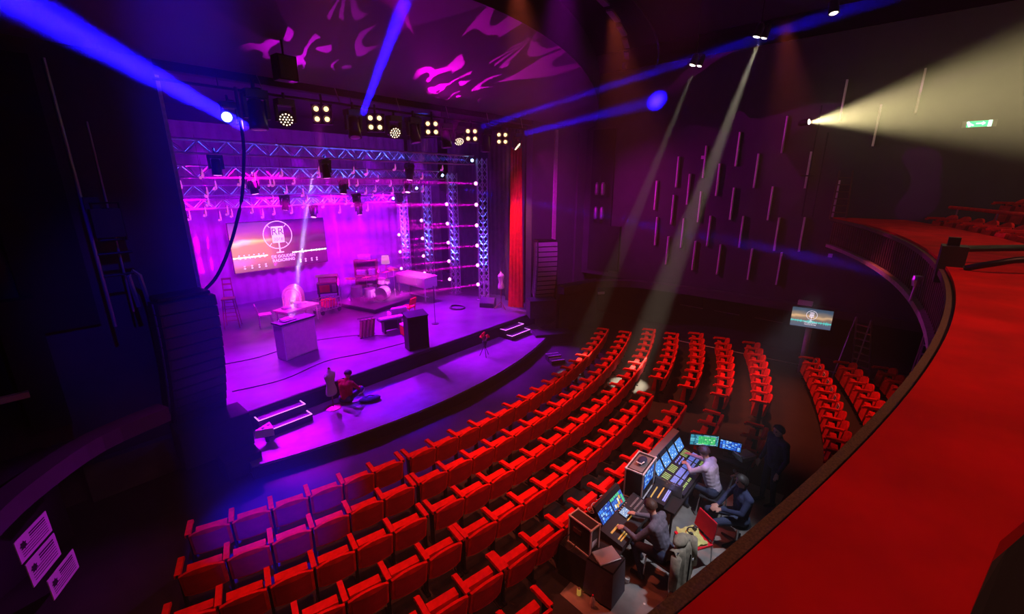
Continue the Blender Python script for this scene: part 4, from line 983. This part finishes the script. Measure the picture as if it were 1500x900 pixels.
t = thing('fader_wing', 'small fader wing with yellow strips below the flight case monitor', 'console', (6.72, 2.36, -.15), R(4))
MB().box((0, 0, .05), (.5, .32, .07), rx=R(6)).build('body', 'black_plastic', t)
for y, m in ((.09, 'fader_yellow'), (-.01, 'fader_yellow'), (-.1, 'fader_white'), (-.13, 'fader_white')): MB().box((-.05 if y > 0 else .02, y, .09 + .1 * y), (.34, .022, .012), rx=R(6)).build('fader_bank', m, t)
t = thing('case_handle_bar', 'silver handled flight case edge between wing and audio console', 'flight case', (6.95, 2.3, -.16)); MB().box((0, 0, .12), (.02, .5, .22)).build('panel', 'dull_metal', t); MB().tube([(-.02, -.12, .2), (-.05, -.12, .24), (-.05, .02, .24), (-.02, .02, .2)], .012).build('handle', 'aluminium', t); MB().box((0, 0, .235), (.03, .52, .02)).build('edge_profile', 'aluminium', t)
# open flight case at the left
t = thing('flight_case', 'tall narrow flight case with pale edges left of the lighting console', 'flight case', (4.93, 2.83, -.20), R(-8))
MB().box((0, 0, .25), (.19, .42, .48)).build('case', 'black_wood', t); case_edges(t, .20, .43, .49); MB().box((0, -.205, .2), (.12, .02, .12)).build('latch_dish', 'aluminium', t); MB().box((-.10, .05, .3), (.01, .16, .08)).build('handle', 'steel', t)
tag(MB().box((4.93, 2.89, -.50), (.42, .5, .58)).build('equipment_trunk', 'black_matte'), 'black trunk beneath the narrow flight case', 'trunk')
t = thing('cable_loop', 'white cables coiled behind the lighting console screens', 'cable', (5.45, 3.02, -.12))
for k in range(4): MB().tube([(k * .12 + .07 * math.cos(a * .7), .05 * math.sin(a * .7), .12 + .05 * math.sin(a * .5 + k)) for a in range(12)], .007, 5).build('loop', 'grey_cable', t)
cablerun('pale cable loop hanging left of the narrow flight case', [(4.72, 2.95, .1), (4.6, 3.0, .02), (4.62, 2.9, -.1), (4.75, 2.85, -.05), (4.8, 2.9, .05)], .008)
# right hand screens
def monitor(label, p0, p1, z0, z1, m, inner=None, foot=True):
    p0, p1 = Vector(p0), Vector(p1); d = (p1 - p0); w = d.length; rz = math.atan2(d.y, d.x); c = (p0 + p1) / 2
    t = thing('computer_monitor', label, 'monitor', (c.x, c.y, z0 - .12), rz); h = z1 - z0
    MB().box((0, .02, .12 + h / 2), (w, .03, h)).build('bezel', 'black_plastic', t)
    o = t.children[0]; screen_quad('display', m, o, (-w / 2 + .015, .002, .135), (w / 2 - .015, .002, .135), (w / 2 - .015, .002, .105 + h), (-w / 2 + .015, .002, .105 + h))
    if inner: screen_quad('window', inner, o, (-w * .2, -.001, .16), (w * .38, -.001, .16), (w * .38, -.001, .08 + h), (-w * .2, -.001, .08 + h))
    MB().box((0, .05, .07), (.05, .04, .14)).box((0, .03, .006), (.22, .16, .012)).build('stand', 'black_plastic', t)
monitor('computer monitor with a green program window at the right of the audio console', (8.32, 2.44), (8.62, 1.96), .1, .36, 'ui_teal', 'ui_green')
monitor('blue-lit computer monitor beside the shirted technician', (8.63, 1.95), (8.74, 1.56), .08, .30, 'ui_blue')
t = thing('open_box', 'open cardboard box with papers at the right end table', 'box', (8.86, 1.52, -.058), R(-30))
MB().box((0, 0, .04), (.36, .26, .08)).build('body', 'cream', t); MB().box((.02, .0, .085), (.26, .18, .01)).build('papers', 'paper', t); MB().box((-.19, 0, .1), (.02, .26, .1), ry=R(-30)).build('flap', 'cream', t)
t = thing('cable_bundle', 'tangle of pale connectors under the right end table', 'cable', (8.5, 1.55, -.5))
for k in range(6): MB().sphere((.05 * k - .12, .04 * math.sin(k * 2), .05 * math.cos(k * 1.7) + .2), .035, 8, 5).build('connector', 'grey_cable', t)
MB().tube([(-.1, 0, .2), (0, .05, 0), (.1, 0, -.25)], .015).build('lead', 'grey_cable', t)
# floor and litter
o = struct(MB().prism([pol(21.9, -3.0)[:2], pol(21.9, 1.7)[:2], pol(23.9, 1.8)[:2], pol(23.9, -3.2)[:2]], FL, FL + .006).build('floor_mixing', 'wood_floor'))
t = thing('coffee_cup', 'white paper cup on the floor beside the operator', 'cup', (5.30, 2.22, FL)); MB().lathe([(.03, .006), (.042, .1), (.038, .1), (.03, .015)], 14).build('cup', 'paper', t); MB().lathe([(.037, .09), (.001, .092)], 14).build('coffee', 'cream', t)
t = thing('drink_can', 'yellow-topped can on the trunk at the left', 'can', (4.62, 2.68, FL)); MB().lathe([(.03, 0), (.033, .01), (.033, .11), (.027, .12)], 12).build('body', 'fader_yellow', t); MB().lathe([(.026, .121), (.001, .122)], 12).build('lid', 'silver', t)
t = thing('water_bottle', 'small pale bottle standing left of the laptop table', 'bottle', (4.58, 2.42, FL)); MB().lathe([(.032, 0), (.034, .02), (.034, .15), (.012, .19), (.012, .21)], 12).build('body', 'mannequin', t, smooth=True); MB().lathe([(.014, .205), (.014, .23)], 10).build('cap', 'red_drape', t)
tag(MB().prism([(5.12, 1.83), (5.15, 1.84), (5.14, 1.87), (5.11, 1.86)], FL + .006, FL + .012).build('paper_scrap', 'cream'), 'small pale scrap on the wooden floor by the parapet', 'paper')
# chairs -----------------------------------------------------------------
def stack_chair(label, loc, rz, m):
    t = thing('stacking_chair', label, 'chair', loc, rz)
    legs4(t, .40, .40, .44, .012, 'steel', splay=.02)
    b = MB(); b.box((0, 0, .455), (.44, .42, .03)); bevel(b.build('seat', m, t), .01)
    bevel(MB().box((0, -.23, .68), (.42, .03, .32), rx=R(12)).build('backrest', m, t), .012)
    for sx in (-1, 1): MB().cyl((sx * .2, -.2, .44), (sx * .2, -.26, .84), .012).build('back_post', 'steel', t)
    return t
stack_chair('operator chair hidden under a khaki parka', (5.72, 1.83, FL), R(-6), 'black_plastic')
stack_chair('red plastic chair with a lime cloth on its seat', (6.38, 1.62, FL), R(60), 'red_drape')
stack_chair('black chair under the shirted technician', (7.72, 1.72, FL), R(5), 'black_plastic')
t = thing('lime_cloth', 'crumpled lime-yellow cloth lying on the red chair', 'cloth', (6.38, 1.64, FL + .47), R(50))
b = MB(); n = 9
b.sheet([[(-.2 + .4 * i / (n - 1), -.16 + .34 * j / (n - 1), .025 + .022 * math.sin(i * 2.3 + j) + .02 * math.cos(j * 1.9 - i)) for i in range(n)] for j in range(n)]); b.sheet([[(-.2 + .4 * i / (n - 1), -.16 + .34 * j / (n - 1), .002) for i in range(n)][::-1] for j in range(n)]); b.build('cloth', 'lime_cloth', t, smooth=True)
t = thing('headphones', 'black headphones on the lime cloth', 'headphones', (6.42, 1.66, FL + .52)); MB().tube([(.08 * math.cos(a * PI / 8), .08 * math.sin(a * PI / 8), .035) for a in range(9)], .01).build('band', 'black_plastic', t)
for sx in (-1, 1): MB().lathe([(.035, -.02), (.04, 0), (.03, .02)], 12).build('ear_cup', 'black_plastic', t, (sx * .08, -.01, .035), (0, R(90), 0))
t = thing('parka', 'khaki parka hung over the back of the operator chair', 'jacket', (5.72, 1.57, FL), R(-6))
b = MB(); rows = []
for j, (z, w, dy) in enumerate(((.10, .30, -.06), (.3, .31, -.05), (.55, .30, -.03), (.78, .28, -.02), (.87, .25, .03), (.84, .24, .10), (.6, .25, .12))):
    rows.append([(-w + 2 * w * i / 10, dy - .03 * math.sin(i * 1.9 + j * .6) * (1 if z < .8 else .3) - .05 * (1 - ((i - 5) / 5) ** 2), z + (.02 * math.sin(i * 2) if j == 0 else 0)) for i in range(11)])
b.sheet(rows); b.build('body', 'khaki', t, smooth=True)
for sx in (-1, 1): MB().cyl((sx * .26, -.02, .80), (sx * .34, -.05, .30), .075, .055, 10).build('sleeve', 'khaki', t, smooth=True)
MB().sphere((0, .05, .90), .14, 12, 8, (1.2, .7, .5)).build('hood', 'khaki', t, smooth=True); MB().box((.08, -.13, .62), (.035, .01, .035)).build('badge', 'paper', t); MB().box((.0, -.12, .45), (.012, .02, .6)).build('zip', 'black_matte', t)
def bar_stool(label, loc):
    t = thing('round_stool', label, 'stool', loc)
    MB().lathe([(.17, .44), (.19, .47), (.16, .51)], 18).build('seat', 'black_plastic', t); MB().cyl((0, 0, .06), (0, 0, .44), .025).build('post', 'steel', t)
    for k in range(5): MB().cyl((0, 0, .08), (.27 * math.cos(k * 1.257), .27 * math.sin(k * 1.257), .03), .018).build('foot', 'black_metal', t)
bar_stool('round black stool under the navy-clad technician', (7.25, 1.15, FL))
# ================================================================== PEOPLE
def figure(name, label, loc, rz, J, mats, hair, vox=.013):
    """one continuous body: tapered limbs joined by voxel remesh; J = joints (x right, y front, z up)
    material slots: 0 top, 1 trousers, 2 skin, 3 shoes"""
    caps = []
    V = lambda k: Vector(J[k])
    def cap(a, b, r0, r1, m): caps.append((Vector(a), Vector(b), r0, r1, m))
    hip, chest, neck, head = V('hip'), V('chest'), V('neck'), V('head')
    sl, sr = V('sL'), V('sR'); side = (sr - sl).normalized()
    cap(hip - side * .085, hip + side * .085, .125, .125, 1)
    cap(hip + Vector((0, 0, .06)), hip.lerp(chest, .55), .135, .135, 0)
    cap(hip.lerp(chest, .45) - side * .06, chest - side * .08, .115, .125, 0); cap(hip.lerp(chest, .45) + side * .06, chest + side * .08, .115, .125, 0)
    cap(chest - side * .08, chest + side * .08, .125, .125, 0)
    cap(sl, sr, .072, .072, 0); cap(chest, neck, .11, .07, 0)
    cap(neck, head.lerp(neck, .35), .055, .055, 2)
    up = (head - neck).normalized(); fw = Vector(J.get('look', (0, 1, 0))).normalized()
    cap(head + up * .03, head - up * .02 + fw * .012, .088, .082, 2); cap(head - up * .03 + fw * .02, head - up * .075 + fw * .035, .07, .042, 2)
    cap(head - up * .012 + fw * .088, head - up * .035 + fw * .104, .011, .016, 2)
    ear = up.cross(fw).normalized()
    for s_ in (-1, 1): cap(head + ear * s_ * .085 - up * .005, head + ear * s_ * .09 - up * .035, .016, .012, 2)
    for s_, w in (('L', -1), ('R', 1)):
        sh, el, wr = V('s' + s_), V('e' + s_), V('w' + s_)
        cap(sh, el, .065, .048, 0); cap(el, wr, .05, .034, 0)
        hd = Vector(J.get('h' + s_, tuple((wr - el).normalized()))).normalized(); pn = Vector(J.get('p' + s_, (0, 0, -1))).normalized()
        sd = hd.cross(pn).normalized() * w
        pa = wr + hd * .085
        cap(wr, wr + hd * .03, .028, .028, 2); cap(wr + hd * .03 - sd * .02, pa - sd * .028, .02, .016, 2); cap(wr + hd * .03 + sd * .02, pa + sd * .028, .02, .016, 2); cap(wr + hd * .04, pa, .018, .016, 2)
        for q, (o_, ln) in enumerate(((-.034, .068), (-.012, .08), (.011, .074), (.032, .056))):
            a = pa + sd * o_; m1 = a + hd * ln * .5 + pn * .008; e = m1 + hd * ln * .38 + pn * .03
            cap(a, m1, .0105, .0095, 2); cap(m1, e, .0095, .008, 2)
        a = wr + hd * .035 - sd * .03; m1 = a - sd * .032 + hd * .03 + pn * .012; cap(a, m1, .013, .011, 2); cap(m1, m1 + hd * .035 + pn * .012, .011, .009, 2)
        kn, an = V('k' + s_), V('a' + s_); hp = hip + side * .09 * w
        cap(hp, kn, .095, .062, 1); cap(kn, an, .06, .042, 1)
        ft = Vector(J.get('f' + s_, (0, 1, 0))).normalized()
        cap(an - ft * .04 - Vector((0, 0, .05)), an + ft * .15 - Vector((0, 0, .06)), .042, .034, 3); cap(an, an - Vector((0, 0, .05)), .042, .042, 3)
    b = MB()
    for a, c, r0, r1, m in caps:
        n = max(1, int((c - a).length / (min(r0, r1) * .5)))
        for i in range(n + 1):
            t_ = i / n; b.sphere(a.lerp(c, t_), r0 + (r1 - r0) * t_, 10, 6)
    t = thing(name, label, 'person', loc, rz)
    tmp = b.build('tmp'); md = tmp.modifiers.new('r', 'REMESH'); md.mode = 'VOXEL'; md.voxel_size = vox
    sm = tmp.modifiers.new('s', 'SMOOTH'); sm.iterations = 3; sm.factor = .4
    dg = bpy.context.evaluated_depsgraph_get(); dg.update()
    me = bpy.data.meshes.new_from_object(tmp.evaluated_get(dg)); bpy.data.objects.remove(tmp)
    me.name = 'body'
    for m in mats: me.materials.append(MATS[m])
    for p in me.polygons:
        best, bm = 9, 0; c = p.center
        for a, e, r0, r1, m in caps:
            ab = e - a; L2 = ab.length_squared; u = 0 if L2 == 0 else max(0, min(1, (c - a).dot(ab) / L2))
            dd = (c - a - ab * u).length - (r0 + (r1 - r0) * u)
            if dd < best: best, bm = dd, m
        p.material_index = bm; p.use_smooth = True
    obj('body', me, t)
    # hair shell
    h = MB(); rows = []; rt = ear
    for i in range(7):
        ph = PI * .5 * i / 6 * 1.25
        row_ = []
        for k in range(17):
            a = 2 * PI * k / 16
            dirv = (rt * math.cos(a) + fw * math.sin(a)) * math.sin(ph) + up * math.cos(ph)
            front = max(0, math.sin(a))
            rad = .105 + .004 * math.sin(k * 3.1 + i * 2)
            lim = min(ph, PI * .5 * (1.25 - .62 * front)) if True else ph
            dirv = (rt * math.cos(a) + fw * math.sin(a)) * math.sin(lim) + up * math.cos(lim)
            row_.append(head + up * .026 - fw * .006 + dirv * rad)
        rows.append(row_)
    h.sheet(rows); h.build('hair', hair, t, smooth=True)
    # eyes
    for s_ in (-1, 1): MB().sphere(head + fw * .083 + ear * s_ * .032 + up * .004, .011, 8, 6).build('eye', 'ink', t)
    return t
SEATED = dict(hip=(0, 0, .56), chest=(0, .06, .93), neck=(0, .10, 1.10), head=(0, .15, 1.24), sL=(-.18, .07, 1.03), sR=(.18, .07, 1.03),
              eL=(-.26, .16, .80), eR=(.26, .16, .80), wL=(-.22, .42, .80), wR=(.2, .42, .80), kL=(-.13, .44, .54), kR=(.13, .44, .54), aL=(-.14, .42, .1), aR=(.14, .46, .1))
J1 = dict(SEATED); J1.update(chest=(0, .14, .92), neck=(.01, .22, 1.07), head=(.03, .30, 1.20), look=(.1, 1, -.45), sL=(-.18, .16, 1.01), sR=(.18, .17, 1.02), eL=(-.32, .32, .80), eR=(.27, .36, .82), wL=(-.30, .53, .84), wR=(.10, .56, .85), hL=(.1, 1, -.1), hR=(-.3, 1, -.1), aL=(-.2, .25, .1), kL=(-.16, .43, .52))
figure('person', 'seated operator in a dark hoodie working the lighting console', (5.70, 1.84, FL), R(-4), J1, ('hoodie', 'jeans', 'skin', 'black_plastic'), 'hair_brown')
J2 = dict(SEATED); J2.update(chest=(0, .12, .94), neck=(.02, .2, 1.09), head=(.03, .27, 1.22), look=(.2, 1, -.4), sL=(-.18, .15, 1.03), sR=(.18, .15, 1.03), eL=(-.24, .36, .88), eR=(.32, .32, .88), wL=(-.05, .52, .86), wR=(.30, .60, .86), hL=(.4, 1, 0), hR=(0, 1, 0))
figure('person', 'technician in a pale shirt leaning over the audio console', (7.70, 1.72, FL), R(-6), J2, ('pale_shirt', 'jeans', 'skin', 'black_plastic'), 'hair_brown')
J3 = dict(SEATED); J3.update(hip=(0, 0, .60), chest=(0, .0, .98), neck=(0, .04, 1.15), head=(0, .07, 1.29), sL=(-.19, .0, 1.07), sR=(.19, .0, 1.07), eL=(-.25, .12, .84), eR=(.25, .14, .84), wL=(-.06, .34, .76), wR=(.08, .36, .76), hL=(.5, 1, -.3), hR=(-.5, 1, -.3), kL=(-.15, .48, .58), kR=(.17, .48, .58), aL=(-.12, .62, .12), aR=(.22, .52, .1))
figure('person', 'technician in navy seated on a stool behind the audio console', (7.25, 1.15, FL), R(38), J3, ('navy_cloth', 'jeans', 'skin', 'black_plastic'), 'hair_dark')
STAND = dict(hip=(0, 0, .93), chest=(0, .0, 1.30), neck=(0, .0, 1.48), head=(0, .03, 1.62), sL=(-.19, 0, 1.42), sR=(.19, 0, 1.42), eL=(-.25, -.02, 1.13), eR=(.25, -.02, 1.13), wL=(-.24, .1, .88), wR=(.24, .1, .88), kL=(-.10, .02, .50), kR=(.10, .05, .50), aL=(-.10, -.03, .1), aR=(.11, .04, .1))
figure('person', 'person in dark violet clothes standing right of the mixing position', (8.75, .98, FL), R(50), STAND, ('navy_cloth', 'navy_cloth', 'skin', 'black_plastic'), 'hair_dark')
J5 = dict(hip=(0, 0, .13), chest=(0, .06, .48), neck=(0, .12, .64), head=(0, .2, .76), look=(0, 1, -.5), sL=(-.17, .08, .57), sR=(.17, .08, .57), eL=(-.28, .2, .36), eR=(.26, .22, .36), wL=(-.16, .44, .26), wR=(.16, .46, .28), kL=(-.27, .36, .28), kR=(.27, .38, .28), aL=(-.05, .42, .1), aR=(.12, .56, .1), fL=(1, .3, 0), fR=(-.2, 1, 0))
figure('person', 'person in dark red sitting cross-legged on the apron beside the dress form', (5.12, 10.5, -.5), R(-62), J5, ('red_panel', 'jeans', 'skin', 'mannequin'), 'hair_dark')
t = thing('dark_bag', 'dark bag lying on the apron before the seated person', 'bag', (5.6, 10.1, -.5), R(-20)); MB().sphere((0, 0, .07), .2, 14, 8, (1.5, .8, .38)).build('bag_body', 'navy_cloth', t, smooth=True); MB().tube([(-.15, 0, .12), (0, -.05, .2), (.15, 0, .12)], .012).build('strap', 'black_matte', t)
# ================================================================== HALL DETAILS
# television on its post
t = thing('wall_television', 'flat television showing the microphone logo on a post', 'television', (16.3, 1.58, FL), R(-82))
MB().cyl((0, .1, 0), (0, .1, 1.9), .09, n=14).build('post', 'mannequin', t, smooth=True)
MB().box((0, 0, 1.93), (1.14, .05, .68)).build('bezel', 'black_plastic', t)
o = t.children[1]; screen_quad('picture', 'picture_tv', o, (-.54, -.028, 1.62), (.54, -.028, 1.62), (.54, -.028, 2.24), (-.54, -.028, 2.24))
lg = MB(); n = 24
lg.v += [(math.cos(2 * PI * k / n) * r_, -.031, 2.03 + math.sin(2 * PI * k / n) * r_) for r_ in (.15, .138) for k in range(n)]; lg.f += [(k, (k + 1) % n, n + (k + 1) % n, n + k) for k in range(n)]
lg.box((0, -.032, 2.04), (.115, .004, .17)); lg.box((0, -.032, 1.9), (.014, .004, .14)); lg.box((0, -.032, 1.83), (.08, .004, .014)); lg.build('logo', 'logo_white', o)
text_mesh('lettering', 'RR', .10, 'ink', o, Matrix.Translation((0, -.036, 2.075)) @ FR, extrude=.001); text_mesh('lettering', '2018', .05, 'ink', o, Matrix.Translation((0, -.036, 1.99)) @ FR, extrude=.001)
text_mesh('lettering', 'DE GOUDEN', .058, 'logo_white', o, Matrix.Translation((0, -.032, 1.775)) @ FR, extrude=.001); text_mesh('lettering', 'RADIORING', .058, 'logo_white', o, Matrix.Translation((0, -.032, 1.715)) @ FR, extrude=.001)
# ladders
def ladder(label, loc, rz, h, w, lean, n, m='aluminium', rear=True):
    t = thing('step_ladder', label, 'ladder', loc, rz)
    for sx in (-1, 1): MB().cyl((sx * w / 2 * 1.25, -lean, 0), (sx * w / 2, 0, h), .028, n=6).build('rail', m, t)
    if rear:
        for sx in (-1, 1): MB().cyl((sx * w / 2 * 1.25, lean, 0), (sx * w / 2, .05, h), .02, n=6).build('rear_leg', m, t)
    for k in range(n):
        f = (k + 1) / (n + 1); MB().box((0, -lean * (1 - f), h * f), (w * (1.25 - .25 * f), .08, .03)).build('tread', m, t)
    return t
ladder('aluminium step ladder standing under the side gallery behind the balcony seats', (17.05, .3, FL), R(70), 2.0, .4, .62, 7)
ladder('pale step ladder half hidden by the balcony front', (17.0, -1.35, FL), R(80), 2.3, .4, .5, 7, 'cream')
ladder('narrow ladder leaning on the right wall above the balcony end', (17.55, 1.55, 4.15), R(80), 1.5, .35, .1, 6, 'trim_brown', False)
# exit sign
t = thing('exit_sign', 'green emergency exit sign with a running figure on the side wall', 'sign', (17.80, -1.12, 6.72), R(-90))
MB().box((0, .02, .09), (.66, .06, .17)).build('housing', 'dull_metal', t)
MB().box((0, -.015, .09), (.48, .012, .15)).build('sign_face', 'exit_green', t)
MB().box((-.16, -.024, .09), (.14, .006, .03), ry=R(35)).box((-.2, -.024, .09), (.05, .006, .14), ry=R(-25)).box((.0, -.024, .1), (.12, .006, .03)).add([(.06, -.027, .15), (.06, -.027, .05), (.12, -.027, .1)], [(0, 1, 2)]).build('running_figure', 'exit_white', t)
MB().box((.2, -.024, .09), (.07, .006, .16)).build('door_symbol', 'exit_white', t)
# house spots visible in the ceiling
def house_spot(label, loc, tgt, double):
    t = thing('house_spotlight', label, 'spotlight', loc); d = (Vector(tgt) - Vector(loc)).normalized()
    q = d.to_track_quat('Z', 'Y').to_euler()
    for dx in ((-.09, .12) if double else (0,)):
        s = 1 if dx <= 0 else .8
        h = MB().lathe([(.05 * s, -.28), (.085 * s, -.22), (.09 * s, -.02), (.1 * s, .0), (.085 * s, .0)], 14).build('can', 'black_plastic', t, (dx, -dx * .5, 0), q, True)
        MB().lathe([(.078 * s, -.005), (.05 * s, .012), (.001, .018)], 14).build('lens', 'lamp_house', h, smooth=True)
    MB().cyl((0, 0, .1), (0, 0, 10.6 - loc[2]), .014).build('stem', 'black_metal', t)
house_spot('pair of lit spotlights nearest the stage in the dark ceiling', (12.8, 4.8, 8.25), (11.2, 7.2, -.6), True)
house_spot('pair of lit spotlights in the middle of the dark ceiling', (12.3, 3.2, 8.5), (12.0, 5.7, -.8), True)
house_spot('single lit spotlight highest in the dark ceiling', (11.6, 1.73, 8.5), (10.6, .3, -.4), False)
t = thing('side_boom', 'lighting boom with a lit spotlight on the right wall', 'lighting boom', (17.5, 2.5, 4.2))
MB().cyl((0, 0, 0), (0, 0, 3.4), .025).build('pole', 'black_metal', t); MB().cyl((-.25, .2, 1.3), (.1, -.1, 1.3), .02).build('arm', 'black_metal', t); MB().cyl((0, -.3, 0), (0, -.3, 2.6), .02).build('pole', 'black_metal', t)
h = MB().lathe([(.06, -.3), (.1, -.22), (.1, -.02), (.11, 0), (.09, 0)], 14).build('spotlight', 'black_plastic', t, (-.25, .22, 2.92), (Vector((15, -6, 7.6)) - Vector((17.2, 2.7, 7.1))).to_track_quat('Z', 'Y').to_euler(), True)
MB().lathe([(.085, -.005), (.05, .012), (.001, .018)], 14).build('lens', 'lamp_house', h, smooth=True)
# lamps hanging by the niche
for z, k in ((4.75, 'upper'), (3.7, 'lower')):
    t = thing('profile_lamp', '%s pair of stage lamps hanging in the wall niche beside the proscenium' % k, 'stage light', (17.5, 10.2, z))
    for x, y in ((0, .14), (0, -.16)): MB().lathe([(.06, .0), (.09, .1), (.09, .45), (.05, .55)], 12, (x, y, 0)).build('can', 'dull_metal', t, smooth=True)
    MB().cyl((0, 0, .5), (0, 0, .8), .02).build('hook', 'black_metal', t); MB().box((0, 0, .52), (.04, .42, .04)).build('cross_bar', 'black_metal', t)
# left boom beside the array
t = thing('lighting_boom', 'vertical lighting boom with lamps beside the left proscenium wall', 'lighting boom', (1.05, 10.7, 1.3))
MB().cyl((-.1, 0, 1.4), (-.12, 0, 5.9), .03).build('pole', 'dull_metal', t); MB().cyl((.22, .1, 1.6), (.22, .1, 5.0), .02).build('pole', 'dull_metal', t)
MB().box((.15, .0, 3.3), (.4, .3, .5)).box((.0, -.02, 3.65), (.2, .2, .2)).build('lamp_body', 'black_plastic', t)
MB().tube([(-.02, -.1, 3.0), (-.02, -.12, 3.65), (.35, -.12, 3.65), (.35, -.1, 3.0), (-.02, -.1, 3.0)], .03).build('lamp_yoke', 'black_metal', t)
MB().cyl((-.12, 0, 2.75), (.4, 0, 2.75), .025).build('arm', 'black_metal', t); MB().cyl((-.1, 0, 2.35), (.35, 0, 2.35), .02).build('arm', 'black_metal', t)
MB().tube([(.30, 0, 1.7), (.26, 0, 2.3), (.34, 0, 2.4), (.42, 0, 2.3), (.46, 0, 1.7)], .04).build('clamp_fork', 'dull_metal', t)
struct(MB().box((.35, 11.16, 5.0), (.9, .06, 4.6)).build('trim_7', 'wall_black')); struct(MB().box((-.2, 11.0, 2.2), (.5, .3, 2.4)).build('trim_8', 'wall_black'))
t = thing('wall_bracket', 'purple-lit metal bracket at the far left edge', 'bracket', (-.68, 10.4, 1.86)); MB().box((0, 0, .05), (.7, .1, .1)).build('bar', 'mannequin', t); MB().box((-.1, .05, .35), (.08, .05, .5)).build('upright', 'mannequin', t)
# signs hanging below the left ledge
import_dir = Vector((-.86 + .52, 8.33 - 8.91, 0)).normalized()
def sign(label, p_right_top, w, h, texts, skew):
    d = import_dir; p = Vector(p_right_top)
    t = thing('warning_sign', label, 'sign', p, math.atan2(-d.y, -d.x))
    MB().box((-w / 2, .01, -h / 2), (w, .012, h)).build('board', 'paper', t)
    MBX = lambda: Matrix.Translation((0, 0, 0))
    b = MB(); n = 14
    b.add([(-w * .82 + (.07 if k % 2 else .045) * math.cos(2 * PI * k / n), .0, -h * .38 + (.07 if k % 2 else .045) * math.sin(2 * PI * k / n)) for k in range(n)], [tuple(range(n))]); b.build('emblem', 'ink', t)
    for i in range(7): MB().box((-w * .36 if i < 3 else -w * .5, -.001, -h * .16 - i * h * .11), (w * (.5 if i < 3 else .8), .004, h * (.05 if i < 2 else .022))).build('text_line', 'ink', t)
sign('topmost of three printed boards hanging below the left ledge', (-.50, 8.93, .52), .66, .36, 1, 0)
sign('middle of three printed boards hanging below the left ledge', (-.49, 8.86, .15), .62, .40, 1, 0)
sign('lowest of three printed boards hanging below the left ledge', (-.36, 8.88, -.26), .62, .36, 1, 0)
# camera clamp and rail on the parapet
t = thing('parapet_spotlight', 'black box spotlight clamped on the parapet with a curved tube', 'spotlight', (8.45, -.62, 4.2))
MB().box((0, 0, .02), (.34, .26, .5)).build('box_body', 'black_plastic', t); MB().box((0, .02, .32), (.12, .12, .12)).build('knob', 'black_metal', t)
MB().tube([(.1, -.05, .22), (.8, -.9, .24), (1.4, -1.7, .24)], .045, 8).build('upper_tube', 'black_metal', t, smooth=True); MB().tube(smooth_pts([(-.35, -.12, .02), (-.42, -.35, .12), (-.3, -.7, .2), (.2, -1.6, .2)], 5), .04, 8).build('curved_tube', 'black_metal', t, smooth=True)
t = thing('front_lamp', 'small lamp with a purple glint on the balcony front', 'lamp', (9.1, -.36, 3.85)); MB().lathe([(.05, -.1), (.07, 0), (.06, .06)], 12).build('body', 'steel', t); MB().cyl((0, 0, -.08), (-.03, .02, -.34), .02).build('bracket', 'mannequin', t)
# gallery bits
tag(MB().box((17.55, 1.95, 1.3), (.2, .42, .14)).build('ledge_box', 'mannequin'), 'small pale box lying on the right side ledge', 'box')
for i, y in enumerate((6.0, 4.6, 3.1)):
    t = thing('gallery_frame', 'dark framed panel below the right ledge, %s from the stage' % NUM[i + 1], 'panel', (18.4, y, .1)); MB().box((0, 0, .4), (.04, .9, .5)).build('panel', 'black_matte', t)
    for dz in (.14, .66): MB().box((-.03, 0, dz), (.02, .95, .03)).build('frame', 'dull_metal', t)
